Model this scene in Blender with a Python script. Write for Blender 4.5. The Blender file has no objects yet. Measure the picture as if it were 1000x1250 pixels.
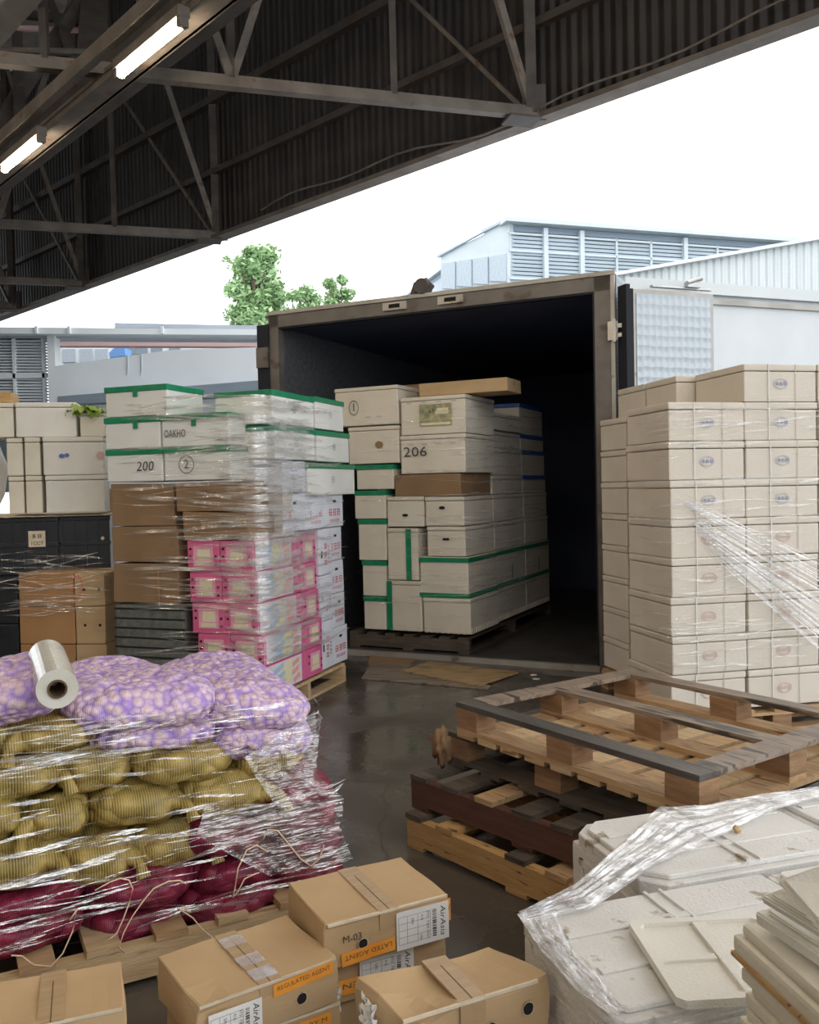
import bpy, bmesh, math, random
from mathutils import Vector, Matrix, noise
PI = math.pi
R = random.Random(7)
SC = bpy.context.scene
COL = SC.collection
rad = math.radians

# ------------------------------------------------------------------ camera model
F_PX, CX, CY, H = 1083.0, 500.0, 625.0, 1.45
TH = math.atan(30 / F_PX)
RO = rad(1.2)
CAM = Vector((0, 0, H))
FW = Vector((0, math.cos(TH), -math.sin(TH)))
R0 = Vector((1, 0, 0)); U0 = Vector((0, math.sin(TH), math.cos(TH)))
UP = U0 * math.cos(RO) + R0 * math.sin(RO)
RT = R0 * math.cos(RO) - U0 * math.sin(RO)

def ray(px, py):
    return FW + RT * ((px - CX) / F_PX) + UP * ((CY - py) / F_PX)
def G(px, py, z=0.0):
    d = ray(px, py); t = (z - H) / d.z
    return CAM + d * t
def D(px, py, Y):
    d = ray(px, py); return CAM + d * (Y / d.y)

class Fr:
    """a vertical-axis frame standing on the ground: x along a front, y into the depth"""
    def __init__(s, o, ang):
        s.o = Vector((o[0], o[1], 0)); s.a = ang
        s.x = Vector((math.cos(ang), math.sin(ang), 0)); s.y = Vector((-math.sin(ang), math.cos(ang), 0))
    def P(s, x, y, z=0): return s.o + s.x * x + s.y * y + Vector((0, 0, z))
    def front(s, px, py, y=0.0):
        d = ray(px, py); t = (s.o + s.y * y - CAM).dot(s.y) / d.dot(s.y)
        p = CAM + d * t; return ((p - s.o).dot(s.x), p.z)
    def side(s, px, py, x=0.0):
        d = ray(px, py); t = (s.o + s.x * x - CAM).dot(s.x) / d.dot(s.x)
        p = CAM + d * t; return ((p - s.o).dot(s.y), p.z)

# ------------------------------------------------------------------ materials
def newmat(name):
    m = bpy.data.materials.new(name); m.use_nodes = True
    nt = m.node_tree; return m, nt, nt.nodes['Principled BSDF']
def L(nt, a, b): nt.links.new(a, b)
def coord(nt, scale=1.0, stretch=(1, 1, 1)):
    tc = nt.nodes.new('ShaderNodeTexCoord'); mp = nt.nodes.new('ShaderNodeMapping')
    mp.inputs['Scale'].default_value = tuple(scale * k for k in stretch)
    L(nt, tc.outputs['Object'], mp.inputs['Vector']); return mp.outputs['Vector']
def ramp(nt, fac, stops):
    r = nt.nodes.new('ShaderNodeValToRGB'); L(nt, fac, r.inputs['Fac'])
    e = r.color_ramp.elements
    while len(e) < len(stops): e.new(0.5)
    for i, (p, c) in enumerate(stops):
        e[i].position = p; e[i].color = (*c, 1) if len(c) == 3 else c
    return r.outputs['Color']
def noisy(name, c1, c2, scale=6, rough=0.7, bump=0.1, stretch=(1, 1, 1), metal=0.0, detail=6, spots=None, bscale=None, spec=0.5):
    m, nt, b = newmat(name)
    v = coord(nt, 1, stretch)
    n = nt.nodes.new('ShaderNodeTexNoise'); n.inputs['Scale'].default_value = scale; n.inputs['Detail'].default_value = detail
    L(nt, v, n.inputs['Vector'])
    col = ramp(nt, n.outputs['Fac'], [(0.32, c1), (0.68, c2)])
    if spots:
        n2 = nt.nodes.new('ShaderNodeTexNoise'); n2.inputs['Scale'].default_value = spots[1]; n2.inputs['Detail'].default_value = 4
        L(nt, v, n2.inputs['Vector'])
        f = ramp(nt, n2.outputs['Fac'], [(spots[2], (0, 0, 0)), (min(1, spots[2] + 0.08), (1, 1, 1))])
        mx = nt.nodes.new('ShaderNodeMixRGB'); L(nt, f, mx.inputs['Fac']); L(nt, col, mx.inputs['Color1'])
        mx.inputs['Color2'].default_value = (*spots[0], 1); col = mx.outputs['Color']
    L(nt, col, b.inputs['Base Color'])
    b.inputs['Roughness'].default_value = rough; b.inputs['Metallic'].default_value = metal
    b.inputs['Specular IOR Level'].default_value = spec
    if bump:
        n3 = nt.nodes.new('ShaderNodeTexNoise'); n3.inputs['Scale'].default_value = bscale or scale * 6; n3.inputs['Detail'].default_value = 3
        L(nt, v, n3.inputs['Vector'])
        bp = nt.nodes.new('ShaderNodeBump'); bp.inputs['Strength'].default_value = bump; bp.inputs['Distance'].default_value = 0.01
        L(nt, n3.outputs['Fac'], bp.inputs['Height']); L(nt, bp.outputs['Normal'], b.inputs['Normal'])
    return m
def plain(name, c, rough=0.6, metal=0.0, emit=0):
    m, nt, b = newmat(name)
    n = nt.nodes.new('ShaderNodeTexNoise'); n.inputs['Scale'].default_value = 9
    col = ramp(nt, n.outputs['Fac'], [(0.3, tuple(k * 0.9 for k in c)), (0.7, tuple(min(1, k * 1.05) for k in c))])
    L(nt, col, b.inputs['Base Color'])
    b.inputs['Roughness'].default_value = rough; b.inputs['Metallic'].default_value = metal
    if emit:
        b.inputs['Emission Color'].default_value = (*c, 1); b.inputs['Emission Strength'].default_value = emit
    return m

M = {}
M['foam'] = noisy('foam', (.72, .69, .63), (.82, .80, .75), 3, .75, .25, bscale=160, spots=((.55, .49, .40), 7, .68))
M['foam_dirty'] = noisy('foam_dirty', (.66, .65, .63), (.78, .77, .755), 4, .7, .35, bscale=140, spots=((.36, .31, .24), 16, .63))
M['foam_cream'] = noisy('foam_cream', (.66, .60, .48), (.76, .72, .62), 4, .75, .2, bscale=120, spots=((.55, .45, .30), 6, .66))
M['foam_grey'] = noisy('foam_grey', (.50, .46, .40), (.60, .56, .50), 3, .75, .2, bscale=150)
M['white_carton'] = noisy('white_carton', (.66, .68, .76), (.76, .78, .86), 4, .6, .08)
M['card'] = noisy('card', (.46, .31, .165), (.54, .375, .21), 3, .75, .12, stretch=(1, 1, 3), spots=((.36, .24, .13), 5, .70))
M['card_dark'] = noisy('card_dark', (.23, .14, .072), (.30, .185, .10), 3, .75, .12, spots=((.22, .13, .07), 5, .66))
M['card_red'] = noisy('card_red', (.36, .18, .07), (.42, .23, .10), 3, .75, .12)
M['cut_edge'] = noisy('cut_edge', (.62, .52, .38), (.72, .62, .48), 30, .9, .2)
M['pack_tape'] = noisy('pack_tape', (.40, .27, .15), (.47, .33, .19), 8, .22, .1, stretch=(1, 6, 1))
M['seam'] = plain('seam', (.12, .075, .04), .9)
M['hole'] = plain('hole', (.012, .01, .009), .95)
M['green_tape'] = noisy('green_tape', (.006, .19, .085), (.012, .27, .13), 14, .3, .15)
M['blue_tape'] = noisy('blue_tape', (.03, .08, .35), (.05, .12, .45), 14, .3, .1)
M['orange'] = noisy('orange', (.80, .30, .03), (.90, .38, .06), 12, .5, .05)
M['paper'] = noisy('paper', (.74, .73, .70), (.82, .81, .78), 12, .6, .1)
M['ink'] = plain('ink', (.02, .02, .025), .6)
M['marker'] = plain('marker', (.05, .045, .05), .6)
M['red_ink'] = plain('red_ink', (.62, .10, .10), .6)
M['blue_ink'] = plain('blue_ink', (.10, .17, .45), .6)
M['grey_ink'] = plain('grey_ink', (.22, .22, .27), .6)
M['faint_blue'] = plain('faint_blue', (.50, .50, .56), .6)
M['faint_red'] = plain('faint_red', (.66, .47, .43), .6)
M['pink'] = noisy('pink', (.66, .10, .26), (.76, .16, .34), 5, .45, .05)
M['lt_pink'] = plain('lt_pink', (.80, .38, .50), .5)
M['cream'] = plain('cream', (.78, .70, .50), .6)
M['black_plastic'] = noisy('black_plastic', (.010, .012, .016), (.022, .025, .032), 5, .35, .05)
M['grey_net'] = noisy('grey_net', (.10, .11, .10), (.17, .18, .16), 20, .45, .3, bscale=120)
M['leaf_cabbage'] = noisy('leaf_cabbage', (.20, .34, .05), (.36, .46, .10), 20, .5, .2)
M['steel_dark'] = noisy('steel_dark', (.055, .046, .042), (.10, .085, .078), 5, .6, .2, spots=((.09, .045, .025), 9, .62))
M['steel_light'] = noisy('steel_light', (.12, .10, .085), (.20, .17, .145), 5, .55, .2, spots=((.15, .07, .035), 9, .62))
M['alu'] = noisy('alu', (.34, .32, .29), (.46, .44, .41), 4, .45, .1, metal=.35, spots=((.20, .15, .11), 7, .62))
M['alu_dirty'] = noisy('alu_dirty', (.12, .108, .098), (.20, .18, .165), 4, .5, .1, metal=.2, spots=((.11, .08, .06), 6, .6))
M['chrome'] = noisy('chrome', (.38, .38, .38), (.5, .5, .5), 9, .3, .05, metal=.8)
M['rubber'] = plain('rubber', (.012, .014, .022), .8)
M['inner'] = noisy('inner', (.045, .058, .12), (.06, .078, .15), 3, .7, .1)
M['inner_grey'] = noisy('inner_grey', (.10, .105, .12), (.17, .175, .19), 24, .4, .5, bscale=26, metal=.3)
M['inner_floor'] = noisy('inner_floor', (.045, .043, .042), (.085, .08, .078), 4, .45, .2)
M['wood'] = noisy('wood', (.40, .24, .12), (.56, .38, .21), 5, .75, .35, stretch=(1, 7, 7), spots=((.24, .13, .065), 5, .60))
M['wood_pale'] = noisy('wood_pale', (.48, .33, .17), (.62, .46, .28), 5, .75, .3, stretch=(1, 7, 7), spots=((.32, .19, .10), 4, .64))
M['wood_dark'] = noisy('wood_dark', (.060, .046, .036), (.13, .10, .078), 5, .6, .35, stretch=(1, 7, 7))
M['wood_red'] = noisy('wood_red', (.075, .032, .022), (.12, .052, .035), 5, .65, .3, stretch=(1, 7, 7))
M['wood_yellow'] = noisy('wood_yellow', (.46, .27, .10), (.58, .36, .15), 5, .75, .35, stretch=(1, 7, 7), spots=((.12, .06, .03), 9, .62))
M['wood_block'] = noisy('wood_block', (.23, .125, .06), (.35, .21, .11), 8, .8, .35, stretch=(1, 1, 6))
M['wood_wet'] = noisy('wood_wet', (.16, .12, .095), (.36, .28, .21), 3, .4, .3, stretch=(1, 6, 6), spots=((.06, .05, .042), 3, .55))
M['ply'] = noisy('ply', (.30, .19, .09), (.46, .31, .15), 6, .5, .2, stretch=(1, 4, 1), spots=((.14, .09, .05), 5, .58))
M['bark'] = noisy('bark', (.16, .12, .085), (.26, .20, .15), 12, .9, .5)
M['string'] = plain('string', (.80, .60, .42), .8)
M['white_paint'] = noisy('white_paint', (.68, .73, .77), (.76, .80, .84), 2, .5, .05)
M['far_white'] = noisy('far_white', (.74, .79, .82), (.80, .85, .88), 1, .7, 0)
M['far_grey'] = plain('far_grey', (.46, .53, .60), .7)
M['far_dark'] = plain('far_dark', (.26, .32, .39), .7)
M['far_red'] = plain('far_red', (.62, .42, .42), .7)
M['far_blue'] = plain('far_blue', (.20, .42, .85), .7)
M['core'] = noisy('core', (.30, .27, .22), (.40, .36, .30), 20, .8, .1)
M['tube'] = plain('tube', (1, .95, .84), .5, emit=26)

M['hall_white'] = noisy('hall_white', (.52, .58, .62), (.58, .64, .68), 1, .7, 0)
M['hall_louvre'] = plain('hall_louvre', (.40, .47, .53), .7)
def leafmat():
    m, nt, b = newmat('leaf')
    v = coord(nt, 1)
    n = nt.nodes.new('ShaderNodeTexNoise'); n.inputs['Scale'].default_value = .9; L(nt, v, n.inputs['Vector'])
    L(nt, ramp(nt, n.outputs['Fac'], [(.35, (.30, .46, .22)), (.65, (.46, .64, .36))]), b.inputs['Base Color'])  # greens paled so the leaf colour carries the distance haze
    b.inputs['Roughness'].default_value = .6
    b.inputs['Transmission Weight'].default_value = 0
    return m
M['leaf'] = leafmat()

def floor_mat():
    m, nt, b = newmat('wet_concrete')
    v = coord(nt, 1)
    n = nt.nodes.new('ShaderNodeTexNoise'); n.inputs['Scale'].default_value = 1.1; n.inputs['Detail'].default_value = 8; n.inputs['Distortion'].default_value = .8
    L(nt, v, n.inputs['Vector'])
    c = ramp(nt, n.outputs['Fac'], [(.25, (.040, .033, .027)), (.5, (.088, .076, .064)), (.75, (.16, .145, .125))])
    vo = nt.nodes.new('ShaderNodeTexVoronoi'); vo.feature = 'DISTANCE_TO_EDGE'; vo.inputs['Scale'].default_value = .9
    n2 = nt.nodes.new('ShaderNodeTexNoise'); n2.inputs['Scale'].default_value = 3.0; L(nt, v, n2.inputs['Vector'])
    mx0 = nt.nodes.new('ShaderNodeMixRGB'); mx0.inputs['Fac'].default_value = .25
    L(nt, v, mx0.inputs['Color1']); L(nt, n2.outputs['Color'], mx0.inputs['Color2']); L(nt, mx0.outputs['Color'], vo.inputs['Vector'])
    crack = ramp(nt, vo.outputs['Distance'], [(0.0, (.45, .45, .45)), (.012, (1, 1, 1))])
    mx = nt.nodes.new('ShaderNodeMixRGB'); mx.blend_type = 'MULTIPLY'; mx.inputs['Fac'].default_value = .8
    L(nt, c, mx.inputs['Color1']); L(nt, crack, mx.inputs['Color2']); L(nt, mx.outputs['Color'], b.inputs['Base Color'])
    n3 = nt.nodes.new('ShaderNodeTexNoise'); n3.inputs['Scale'].default_value = 1.7; n3.inputs['Detail'].default_value = 6; L(nt, v, n3.inputs['Vector'])
    rr = ramp(nt, n3.outputs['Fac'], [(.38, (.10, .10, .10)), (.6, (.42, .42, .42))])
    L(nt, rr, b.inputs['Roughness'])
    n4 = nt.nodes.new('ShaderNodeTexNoise'); n4.inputs['Scale'].default_value = 25; n4.inputs['Detail'].default_value = 5; L(nt, v, n4.inputs['Vector'])
    bp = nt.nodes.new('ShaderNodeBump'); bp.inputs['Strength'].default_value = .12; bp.inputs['Distance'].default_value = .01
    L(nt, n4.outputs['Fac'], bp.inputs['Height']); L(nt, bp.outputs['Normal'], b.inputs['Normal'])
    return m
M['floor'] = floor_mat()

def corrug(name, c1, c2, freq=40, strength=.5, axis='X', rough=.6, metal=0):
    m, nt, b = newmat(name)
    v = coord(nt, 1)
    w = nt.nodes.new('ShaderNodeTexWave'); w.bands_direction = axis; w.inputs['Scale'].default_value = freq; w.inputs['Distortion'].default_value = 0
    L(nt, v, w.inputs['Vector'])
    n = nt.nodes.new('ShaderNodeTexNoise'); n.inputs['Scale'].default_value = 2.5; n.inputs['Detail'].default_value = 8
    mp = nt.nodes.new('ShaderNodeMapping'); mp.inputs['Scale'].default_value = (2.5, 2.5, .25); L(nt, v, mp.inputs['Vector']); L(nt, mp.outputs['Vector'], n.inputs['Vector'])
    L(nt, ramp(nt, n.outputs['Fac'], [(.3, c1), (.7, c2)]), b.inputs['Base Color'])
    bp = nt.nodes.new('ShaderNodeBump'); bp.inputs['Strength'].default_value = strength; bp.inputs['Distance'].default_value = .04
    L(nt, w.outputs['Fac'], bp.inputs['Height']); L(nt, bp.outputs['Normal'], b.inputs['Normal'])
    b.inputs['Roughness'].default_value = rough; b.inputs['Metallic'].default_value = metal
    return m
M['quilt'] = None
def quilt():
    m, nt, b = newmat('quilted_steel')
    v = coord(nt, 1)
    w1 = nt.nodes.new('ShaderNodeTexVoronoi'); w1.inputs['Scale'].default_value = 17; w1.inputs['Randomness'].default_value = .12
    mp = nt.nodes.new('ShaderNodeMapping'); mp.inputs['Scale'].default_value = (1, .01, .75); L(nt, v, mp.inputs['Vector']); L(nt, mp.outputs['Vector'], w1.inputs['Vector'])
    bp = nt.nodes.new('ShaderNodeBump'); bp.inputs['Strength'].default_value = .6; bp.inputs['Distance'].default_value = .02
    L(nt, w1.outputs['Distance'], bp.inputs['Height']); L(nt, bp.outputs['Normal'], b.inputs['Normal'])
    b.inputs['Base Color'].default_value = (.40, .44, .48, 1); b.inputs['Metallic'].default_value = .35; b.inputs['Roughness'].default_value = .32
    return m
M['quilt'] = quilt()

def sackmat(name, top, low, net, nscale, nstr, rough=.45, cell=30, cb=.8, cpos=(.3, .6)):
    m, nt, b = newmat(name)
    v = coord(nt, 1)
    vo = nt.nodes.new('ShaderNodeTexVoronoi'); vo.inputs['Scale'].default_value = cell; L(nt, v, vo.inputs['Vector'])
    c = ramp(nt, vo.outputs['Distance'], [(cpos[0], top), (cpos[1], low)])
    n = nt.nodes.new('ShaderNodeTexNoise'); n.inputs['Scale'].default_value = 22; n.inputs['Detail'].default_value = 4; L(nt, v, n.inputs['Vector'])
    n.inputs['Scale'].default_value = 5
    f = ramp(nt, n.outputs['Fac'], [(.50, (0, 0, 0)), (.72, (.55, .55, .55))])
    mx = nt.nodes.new('ShaderNodeMixRGB'); L(nt, f, mx.inputs['Fac']); L(nt, c, mx.inputs['Color1']); mx.inputs['Color2'].default_value = (*low, 1)
    w = nt.nodes.new('ShaderNodeTexWave'); w.bands_direction = 'X'; w.inputs['Scale'].default_value = nscale; w.inputs['Distortion'].default_value = 1.2; w.inputs['Detail'].default_value = 1
    L(nt, v, w.inputs['Vector'])
    f2 = ramp(nt, w.outputs['Fac'], [(.3, (0, 0, 0)), (.7, (nstr, nstr, nstr))])
    m2 = nt.nodes.new('ShaderNodeMixRGB'); L(nt, f2, m2.inputs['Fac']); L(nt, mx.outputs['Color'], m2.inputs['Color1']); m2.inputs['Color2'].default_value = (*net, 1)
    L(nt, m2.outputs['Color'], b.inputs['Base Color'])
    bp = nt.nodes.new('ShaderNodeBump'); bp.inputs['Strength'].default_value = .35; bp.inputs['Distance'].default_value = .004
    L(nt, w.outputs['Fac'], bp.inputs['Height'])
    b3 = nt.nodes.new('ShaderNodeBump'); b3.invert = True; b3.inputs['Strength'].default_value = cb; b3.inputs['Distance'].default_value = .45 / cell
    L(nt, vo.outputs['Distance'], b3.inputs['Height']); L(nt, bp.outputs['Normal'], b3.inputs['Normal']); L(nt, b3.outputs['Normal'], b.inputs['Normal'])
    b.inputs['Roughness'].default_value = rough
    return m
M['garlic'] = sackmat('garlic', (.76, .57, .61), (.38, .24, .64), (.50, .36, .70), 60, .16, cell=37, cb=1.0, cpos=(.36, .76))
M['potato'] = sackmat('potato', (.42, .30, .095), (.15, .105, .03), (.55, .42, .13), 42, .6, cell=15, cb=.8, cpos=(.3, .85))
M['onion'] = sackmat('onion', (.26, .022, .055), (.085, .010, .025), (.36, .04, .10), 60, .35, .35, cell=17, cb=.9, cpos=(.3, .85))

def filmmat(name, fac, diff=.25, rough=.12, col=(.95, .95, .95)):
    m, nt, b = newmat(name); nt.nodes.remove(b)
    out = nt.nodes['Material Output']
    tr = nt.nodes.new('ShaderNodeBsdfTransparent'); gl = nt.nodes.new('ShaderNodeBsdfGlossy'); df = nt.nodes.new('ShaderNodeBsdfDiffuse')
    gl.inputs['Roughness'].default_value = rough; gl.inputs['Color'].default_value = (*col, 1); df.inputs['Color'].default_value = (*col, 1)
    m1 = nt.nodes.new('ShaderNodeMixShader'); m1.inputs[0].default_value = diff; L(nt, gl.outputs[0], m1.inputs[1]); L(nt, df.outputs[0], m1.inputs[2])
    v = coord(nt, 1)
    n = nt.nodes.new('ShaderNodeTexNoise'); n.inputs['Scale'].default_value = 14; n.inputs['Detail'].default_value = 5; L(nt, v, n.inputs['Vector'])
    f = ramp(nt, n.outputs['Fac'], [(.35, (fac * .35,) * 3), (.7, (fac,) * 3)])
    mp = nt.nodes.new('ShaderNodeMapping'); mp.inputs['Scale'].default_value = (6, 6, 60); L(nt, v, mp.inputs['Vector'])
    n2 = nt.nodes.new('ShaderNodeTexNoise'); n2.inputs['Scale'].default_value = 2; L(nt, mp.outputs['Vector'], n2.inputs['Vector'])
    bp = nt.nodes.new('ShaderNodeBump'); bp.inputs['Strength'].default_value = .9; bp.inputs['Distance'].default_value = .01
    L(nt, n2.outputs['Fac'], bp.inputs['Height']); L(nt, bp.outputs['Normal'], gl.inputs['Normal'])
    m2 = nt.nodes.new('ShaderNodeMixShader'); L(nt, f, m2.inputs[0]); L(nt, tr.outputs[0], m2.inputs[1]); L(nt, m1.outputs[0], m2.inputs[2])
    L(nt, m2.outputs[0], out.inputs['Surface'])
    return m
M['film'] = filmmat('film', .65)
M['film_soft'] = filmmat('film_soft', .42, .5)
M['film_sheet'] = filmmat('film_sheet', .8, .5, .2, (.93, .94, .97))
M['film_roll'] = noisy('film_roll', (.55, .53, .46), (.72, .70, .64), 6, .15, .2, stretch=(1, 1, 1))

# ------------------------------------------------------------------ mesh helpers
def tag(o, label=None, cat=None, group=None, kind=None):
    if label: o['label'] = label
    if cat: o['category'] = cat
    if group: o['group'] = group
    if kind: o['kind'] = kind
    return o
def finish(name, bm, mat, parent=None, smooth=False):
    me = bpy.data.meshes.new(name); bm.normal_update(); bm.to_mesh(me); bm.free()
    if mat is not None: me.materials.append(M[mat] if isinstance(mat, str) else mat)
    if smooth:
        for p in me.polygons: p.use_smooth = True
    o = bpy.data.objects.new(name, me); COL.objects.link(o)
    if parent is not None: o.parent = parent
    return o
def root(name, loc, rz=0, label=None, cat=None, group=None):
    o = bpy.data.objects.new(name, None); COL.objects.link(o)
    o.location = loc; o.rotation_euler = (0, 0, rz); o.empty_display_size = .05
    return tag(o, label, cat, group)
def box(bm, x0, x1, y0, y1, z0, z1, mtx=None, bev=0.0, jit=0.0, rnd=R):
    vs = [Vector((x, y, z)) for z in (z0, z1) for (x, y) in ((x0, y0), (x1, y0), (x1, y1), (x0, y1))]
    if jit: vs = [v + Vector((rnd.uniform(-jit, jit), rnd.uniform(-jit, jit), rnd.uniform(-jit, jit) if v.z > z0 + 1e-6 else 0)) for v in vs]
    if mtx is not None: vs = [mtx @ v for v in vs]
    b = [bm.verts.new(v) for v in vs]
    fs = [bm.faces.new([b[i] for i in q]) for q in ((3, 2, 1, 0), (4, 5, 6, 7), (0, 1, 5, 4), (1, 2, 6, 5), (2, 3, 7, 6), (3, 0, 4, 7))]
    if bev:
        es = list({e for f in fs for e in f.edges})
        bmesh.ops.bevel(bm, geom=es, offset=bev, segments=2, profile=.6, affect='EDGES')
def bar(bm, a, b, w, h=None, roll=0.0):
    """a beam of section w x h from a to b"""
    a = Vector(a); b = Vector(b); h = h or w
    d = (b - a); ln = d.length; d.normalize()
    up = Vector((0, 0, 1)) if abs(d.z) < .98 else Vector((0, 1, 0))
    s = d.cross(up).normalized(); t = s.cross(d)
    m = Matrix((s.to_4d(), d.to_4d(), t.to_4d(), Vector((0, 0, 0, 1)))).transposed()
    for i in range(3): m[i][3] = a[i]
    m[3][0] = m[3][1] = m[3][2] = 0; m[3][3] = 1
    box(bm, -w / 2, w / 2, 0, ln, -h / 2, h / 2, m)
def tube(bm, pts, r, n=8, cap=True):
    rings = []
    for i, p in enumerate(pts):
        p = Vector(p); a = Vector(pts[max(0, i - 1)]); b = Vector(pts[min(len(pts) - 1, i + 1)])
        d = (b - a).normalized(); up = Vector((0, 0, 1)) if abs(d.z) < .95 else Vector((1, 0, 0))
        s = d.cross(up).normalized(); t = s.cross(d)
        rr = r[i] if isinstance(r, (list, tuple)) else r
        rings.append([bm.verts.new(p + (s * math.cos(2 * PI * k / n) + t * math.sin(2 * PI * k / n)) * rr) for k in range(n)])
    for i in range(len(rings) - 1):
        for k in range(n): bm.faces.new((rings[i][k], rings[i][(k + 1) % n], rings[i + 1][(k + 1) % n], rings[i + 1][k]))
    if cap and n > 2:
        bm.faces.new(rings[0][::-1]); bm.faces.new(rings[-1])
def prism(bm, poly, z0, z1):
    b = [bm.verts.new((p[0], p[1], z0)) for p in poly]; t = [bm.verts.new((p[0], p[1], z1)) for p in poly]
    n = len(poly); bm.faces.new(b[::-1]); bm.faces.new(t)
    for i in range(n): bm.faces.new((b[i], b[(i + 1) % n], t[(i + 1) % n], t[i]))
_txt = {}
def text_mesh(s):
    if s in _txt: return _txt[s]
    cu = bpy.data.curves.new('lettering', 'FONT'); cu.body = s; cu.size = 1; cu.align_x = 'CENTER'; cu.align_y = 'CENTER'; cu.resolution_u = 2
    ob = bpy.data.objects.new('lettering', cu); COL.objects.link(ob)
    dg = bpy.context.evaluated_depsgraph_get(); me = bpy.data.meshes.new_from_object(ob.evaluated_get(dg))
    vs = [v.co.copy() for v in me.vertices]; fs = [tuple(p.vertices) for p in me.polygons]
    w = max(v.x for v in vs) - min(v.x for v in vs)
    bpy.data.objects.remove(ob); bpy.data.curves.remove(cu); bpy.data.meshes.remove(me)
    _txt[s] = (vs, fs, w); return _txt[s]
def add_text(bm, s, height, mtx, width=None, shear=0):
    vs, fs, w = text_mesh(s); sx = height if width is None else width / w
    nv = [bm.verts.new(mtx @ Vector((v.x * sx + shear * v.y * height, v.y * height, 0))) for v in vs]
    for f in fs:
        try: bm.faces.new([nv[i] for i in f])
        except ValueError: pass
def face_mtx(side, size, a, b, off=.0015, rot=0):
    """2-D frame on a face of a box of this size (base centre at origin); a,b in metres from the face centre"""
    w, d, h = size
    if side == 'front': m = Matrix.Translation((a, -d / 2 - off, h / 2 + b)) @ Matrix.Rotation(PI / 2, 4, 'X')
    elif side == 'right': m = Matrix.Translation((w / 2 + off, a, h / 2 + b)) @ Matrix.Rotation(PI / 2, 4, 'Z') @ Matrix.Rotation(PI / 2, 4, 'X')
    elif side == 'left': m = Matrix.Translation((-w / 2 - off, -a, h / 2 + b)) @ Matrix.Rotation(-PI / 2, 4, 'Z') @ Matrix.Rotation(PI / 2, 4, 'X')
    else: m = Matrix.Translation((a, b, h + off))
    return m @ Matrix.Rotation(rot, 4, 'Z')
def patch(bm, mtx, w, h, t=.0012):
    box(bm, -w / 2, w / 2, -h / 2, h / 2, 0, t, mtx)
def ring(bm, mtx, r, w, sx=1, n=24, t=0):
    a = [bm.verts.new(mtx @ Vector((math.cos(2 * PI * k / n) * (r + w / 2) * sx, math.sin(2 * PI * k / n) * (r + w / 2), t))) for k in range(n)]
    b = [bm.verts.new(mtx @ Vector((math.cos(2 * PI * k / n) * (r * sx - w / 2), math.sin(2 * PI * k / n) * (r - w / 2), t))) for k in range(n)]
    for k in range(n): bm.faces.new((a[k], a[(k + 1) % n], b[(k + 1) % n], b[k]))
def disc(bm, mtx, r, sx=1, n=20, t=0):
    bm.faces.new([bm.verts.new(mtx @ Vector((math.cos(2 * PI * k / n) * r * sx, math.sin(2 * PI * k / n) * r, t))) for k in range(n)])
def glyphs(bm, mtx, n, s, gap=1.25, rnd=None):
    """a row of small square brush characters"""
    rnd = rnd or random.Random(3)
    for i in range(n):
        cx = (i - (n - 1) / 2) * s * gap
        t = s * .11
        for j in range(3):
            y = (j - 1) * s * .36 ; x0 = -s * rnd.uniform(.3, .48); x1 = s * rnd.uniform(.3, .48)
            box(bm, cx + x0, cx + x1, y - t / 2, y + t / 2, 0, .0003, mtx)
        for j in range(2):
            x = cx + (j - .5) * s * rnd.uniform(.3, .8); box(bm, x - t / 2, x + t / 2, -s * rnd.uniform(.2, .5), s * .45, 0, .0003, mtx)

# ------------------------------------------------------------------ packing-case builders (base centre at origin)
def body_bm(size, bev=.008, jit=.004, rnd=R):
    w, d, h = size; bm = bmesh.new(); box(bm, -w / 2, w / 2, -d / 2, d / 2, 0, h, None, bev, jit, rnd); return bm
def carton(name, size, mat='card', tape='pack_tape', holes=0, jit=.004):
    """a corrugated carton: body, parcel tape over the lid seam, round air holes"""
    w, d, h = size
    t = root(name, (0, 0, 0))
    finish('body', body_bm(size, .006, jit), mat, t)
    bm = bmesh.new()
    if tape:
        box(bm, -w / 2 - .001, w / 2 + .001, -.024, .024, h - .0005, h + .0018)
        for s in (-1, 1): box(bm, s * (w / 2 + .0025) - .001, s * (w / 2 + .0025) + .001, -.024, .024, h - .05, h)
        finish('packing_tape', bm, tape, t)
    if holes:
        bm = bmesh.new()
        for a in (-.25, .25): disc(bm, face_mtx('front', size, a * w, .0, .006), .012)
        for a in (-.25, .25): disc(bm, face_mtx('right', size, a * d, .0, .006), .012)
        finish('air_holes', bm, 'hole', t)
    return t
def foambox(name, size, mat='foam', tape=None, tabs=(), ribs=False, lidh=.045):
    """an expanded-foam case: tapered body, lid with a proud rim, tape round the joint"""
    w, d, h = size
    t = root(name, (0, 0, 0)); k = .985
    bm = bmesh.new(); box(bm, -w / 2 * k, w / 2 * k, -d / 2 * k, d / 2 * k, 0, h - lidh - .003, None, .008)
    if ribs:
        for i in range(int(w / .05)):
            x = -w / 2 + .03 + i * .05; box(bm, x - .008, x + .008, -d / 2 - .002, -d / 2 + .01, 0, .05)
        for i in range(int(d / .05)):
            y = -d / 2 + .03 + i * .05; box(bm, w / 2 - .01, w / 2 + .002, y - .008, y + .008, 0, .05)
    finish('body', bm, mat, t)
    bm = bmesh.new(); box(bm, -w / 2, w / 2, -d / 2, d / 2, h - lidh, h, None, .010, .002)
    finish('lid', bm, mat, t)
    if tape:
        bm = bmesh.new(); e = .0035
        box(bm, -w / 2 - e, w / 2 + e, -d / 2 - e, d / 2 + e, h - lidh - .004, h + .002, None, .004)
        for (side, a, ww, hh) in tabs:
            patch(bm, face_mtx(side, size, a, h / 2 - lidh - hh / 2 + .01, .004), ww, hh)
        finish('joint_tape', bm, tape, t)
    return t
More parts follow.
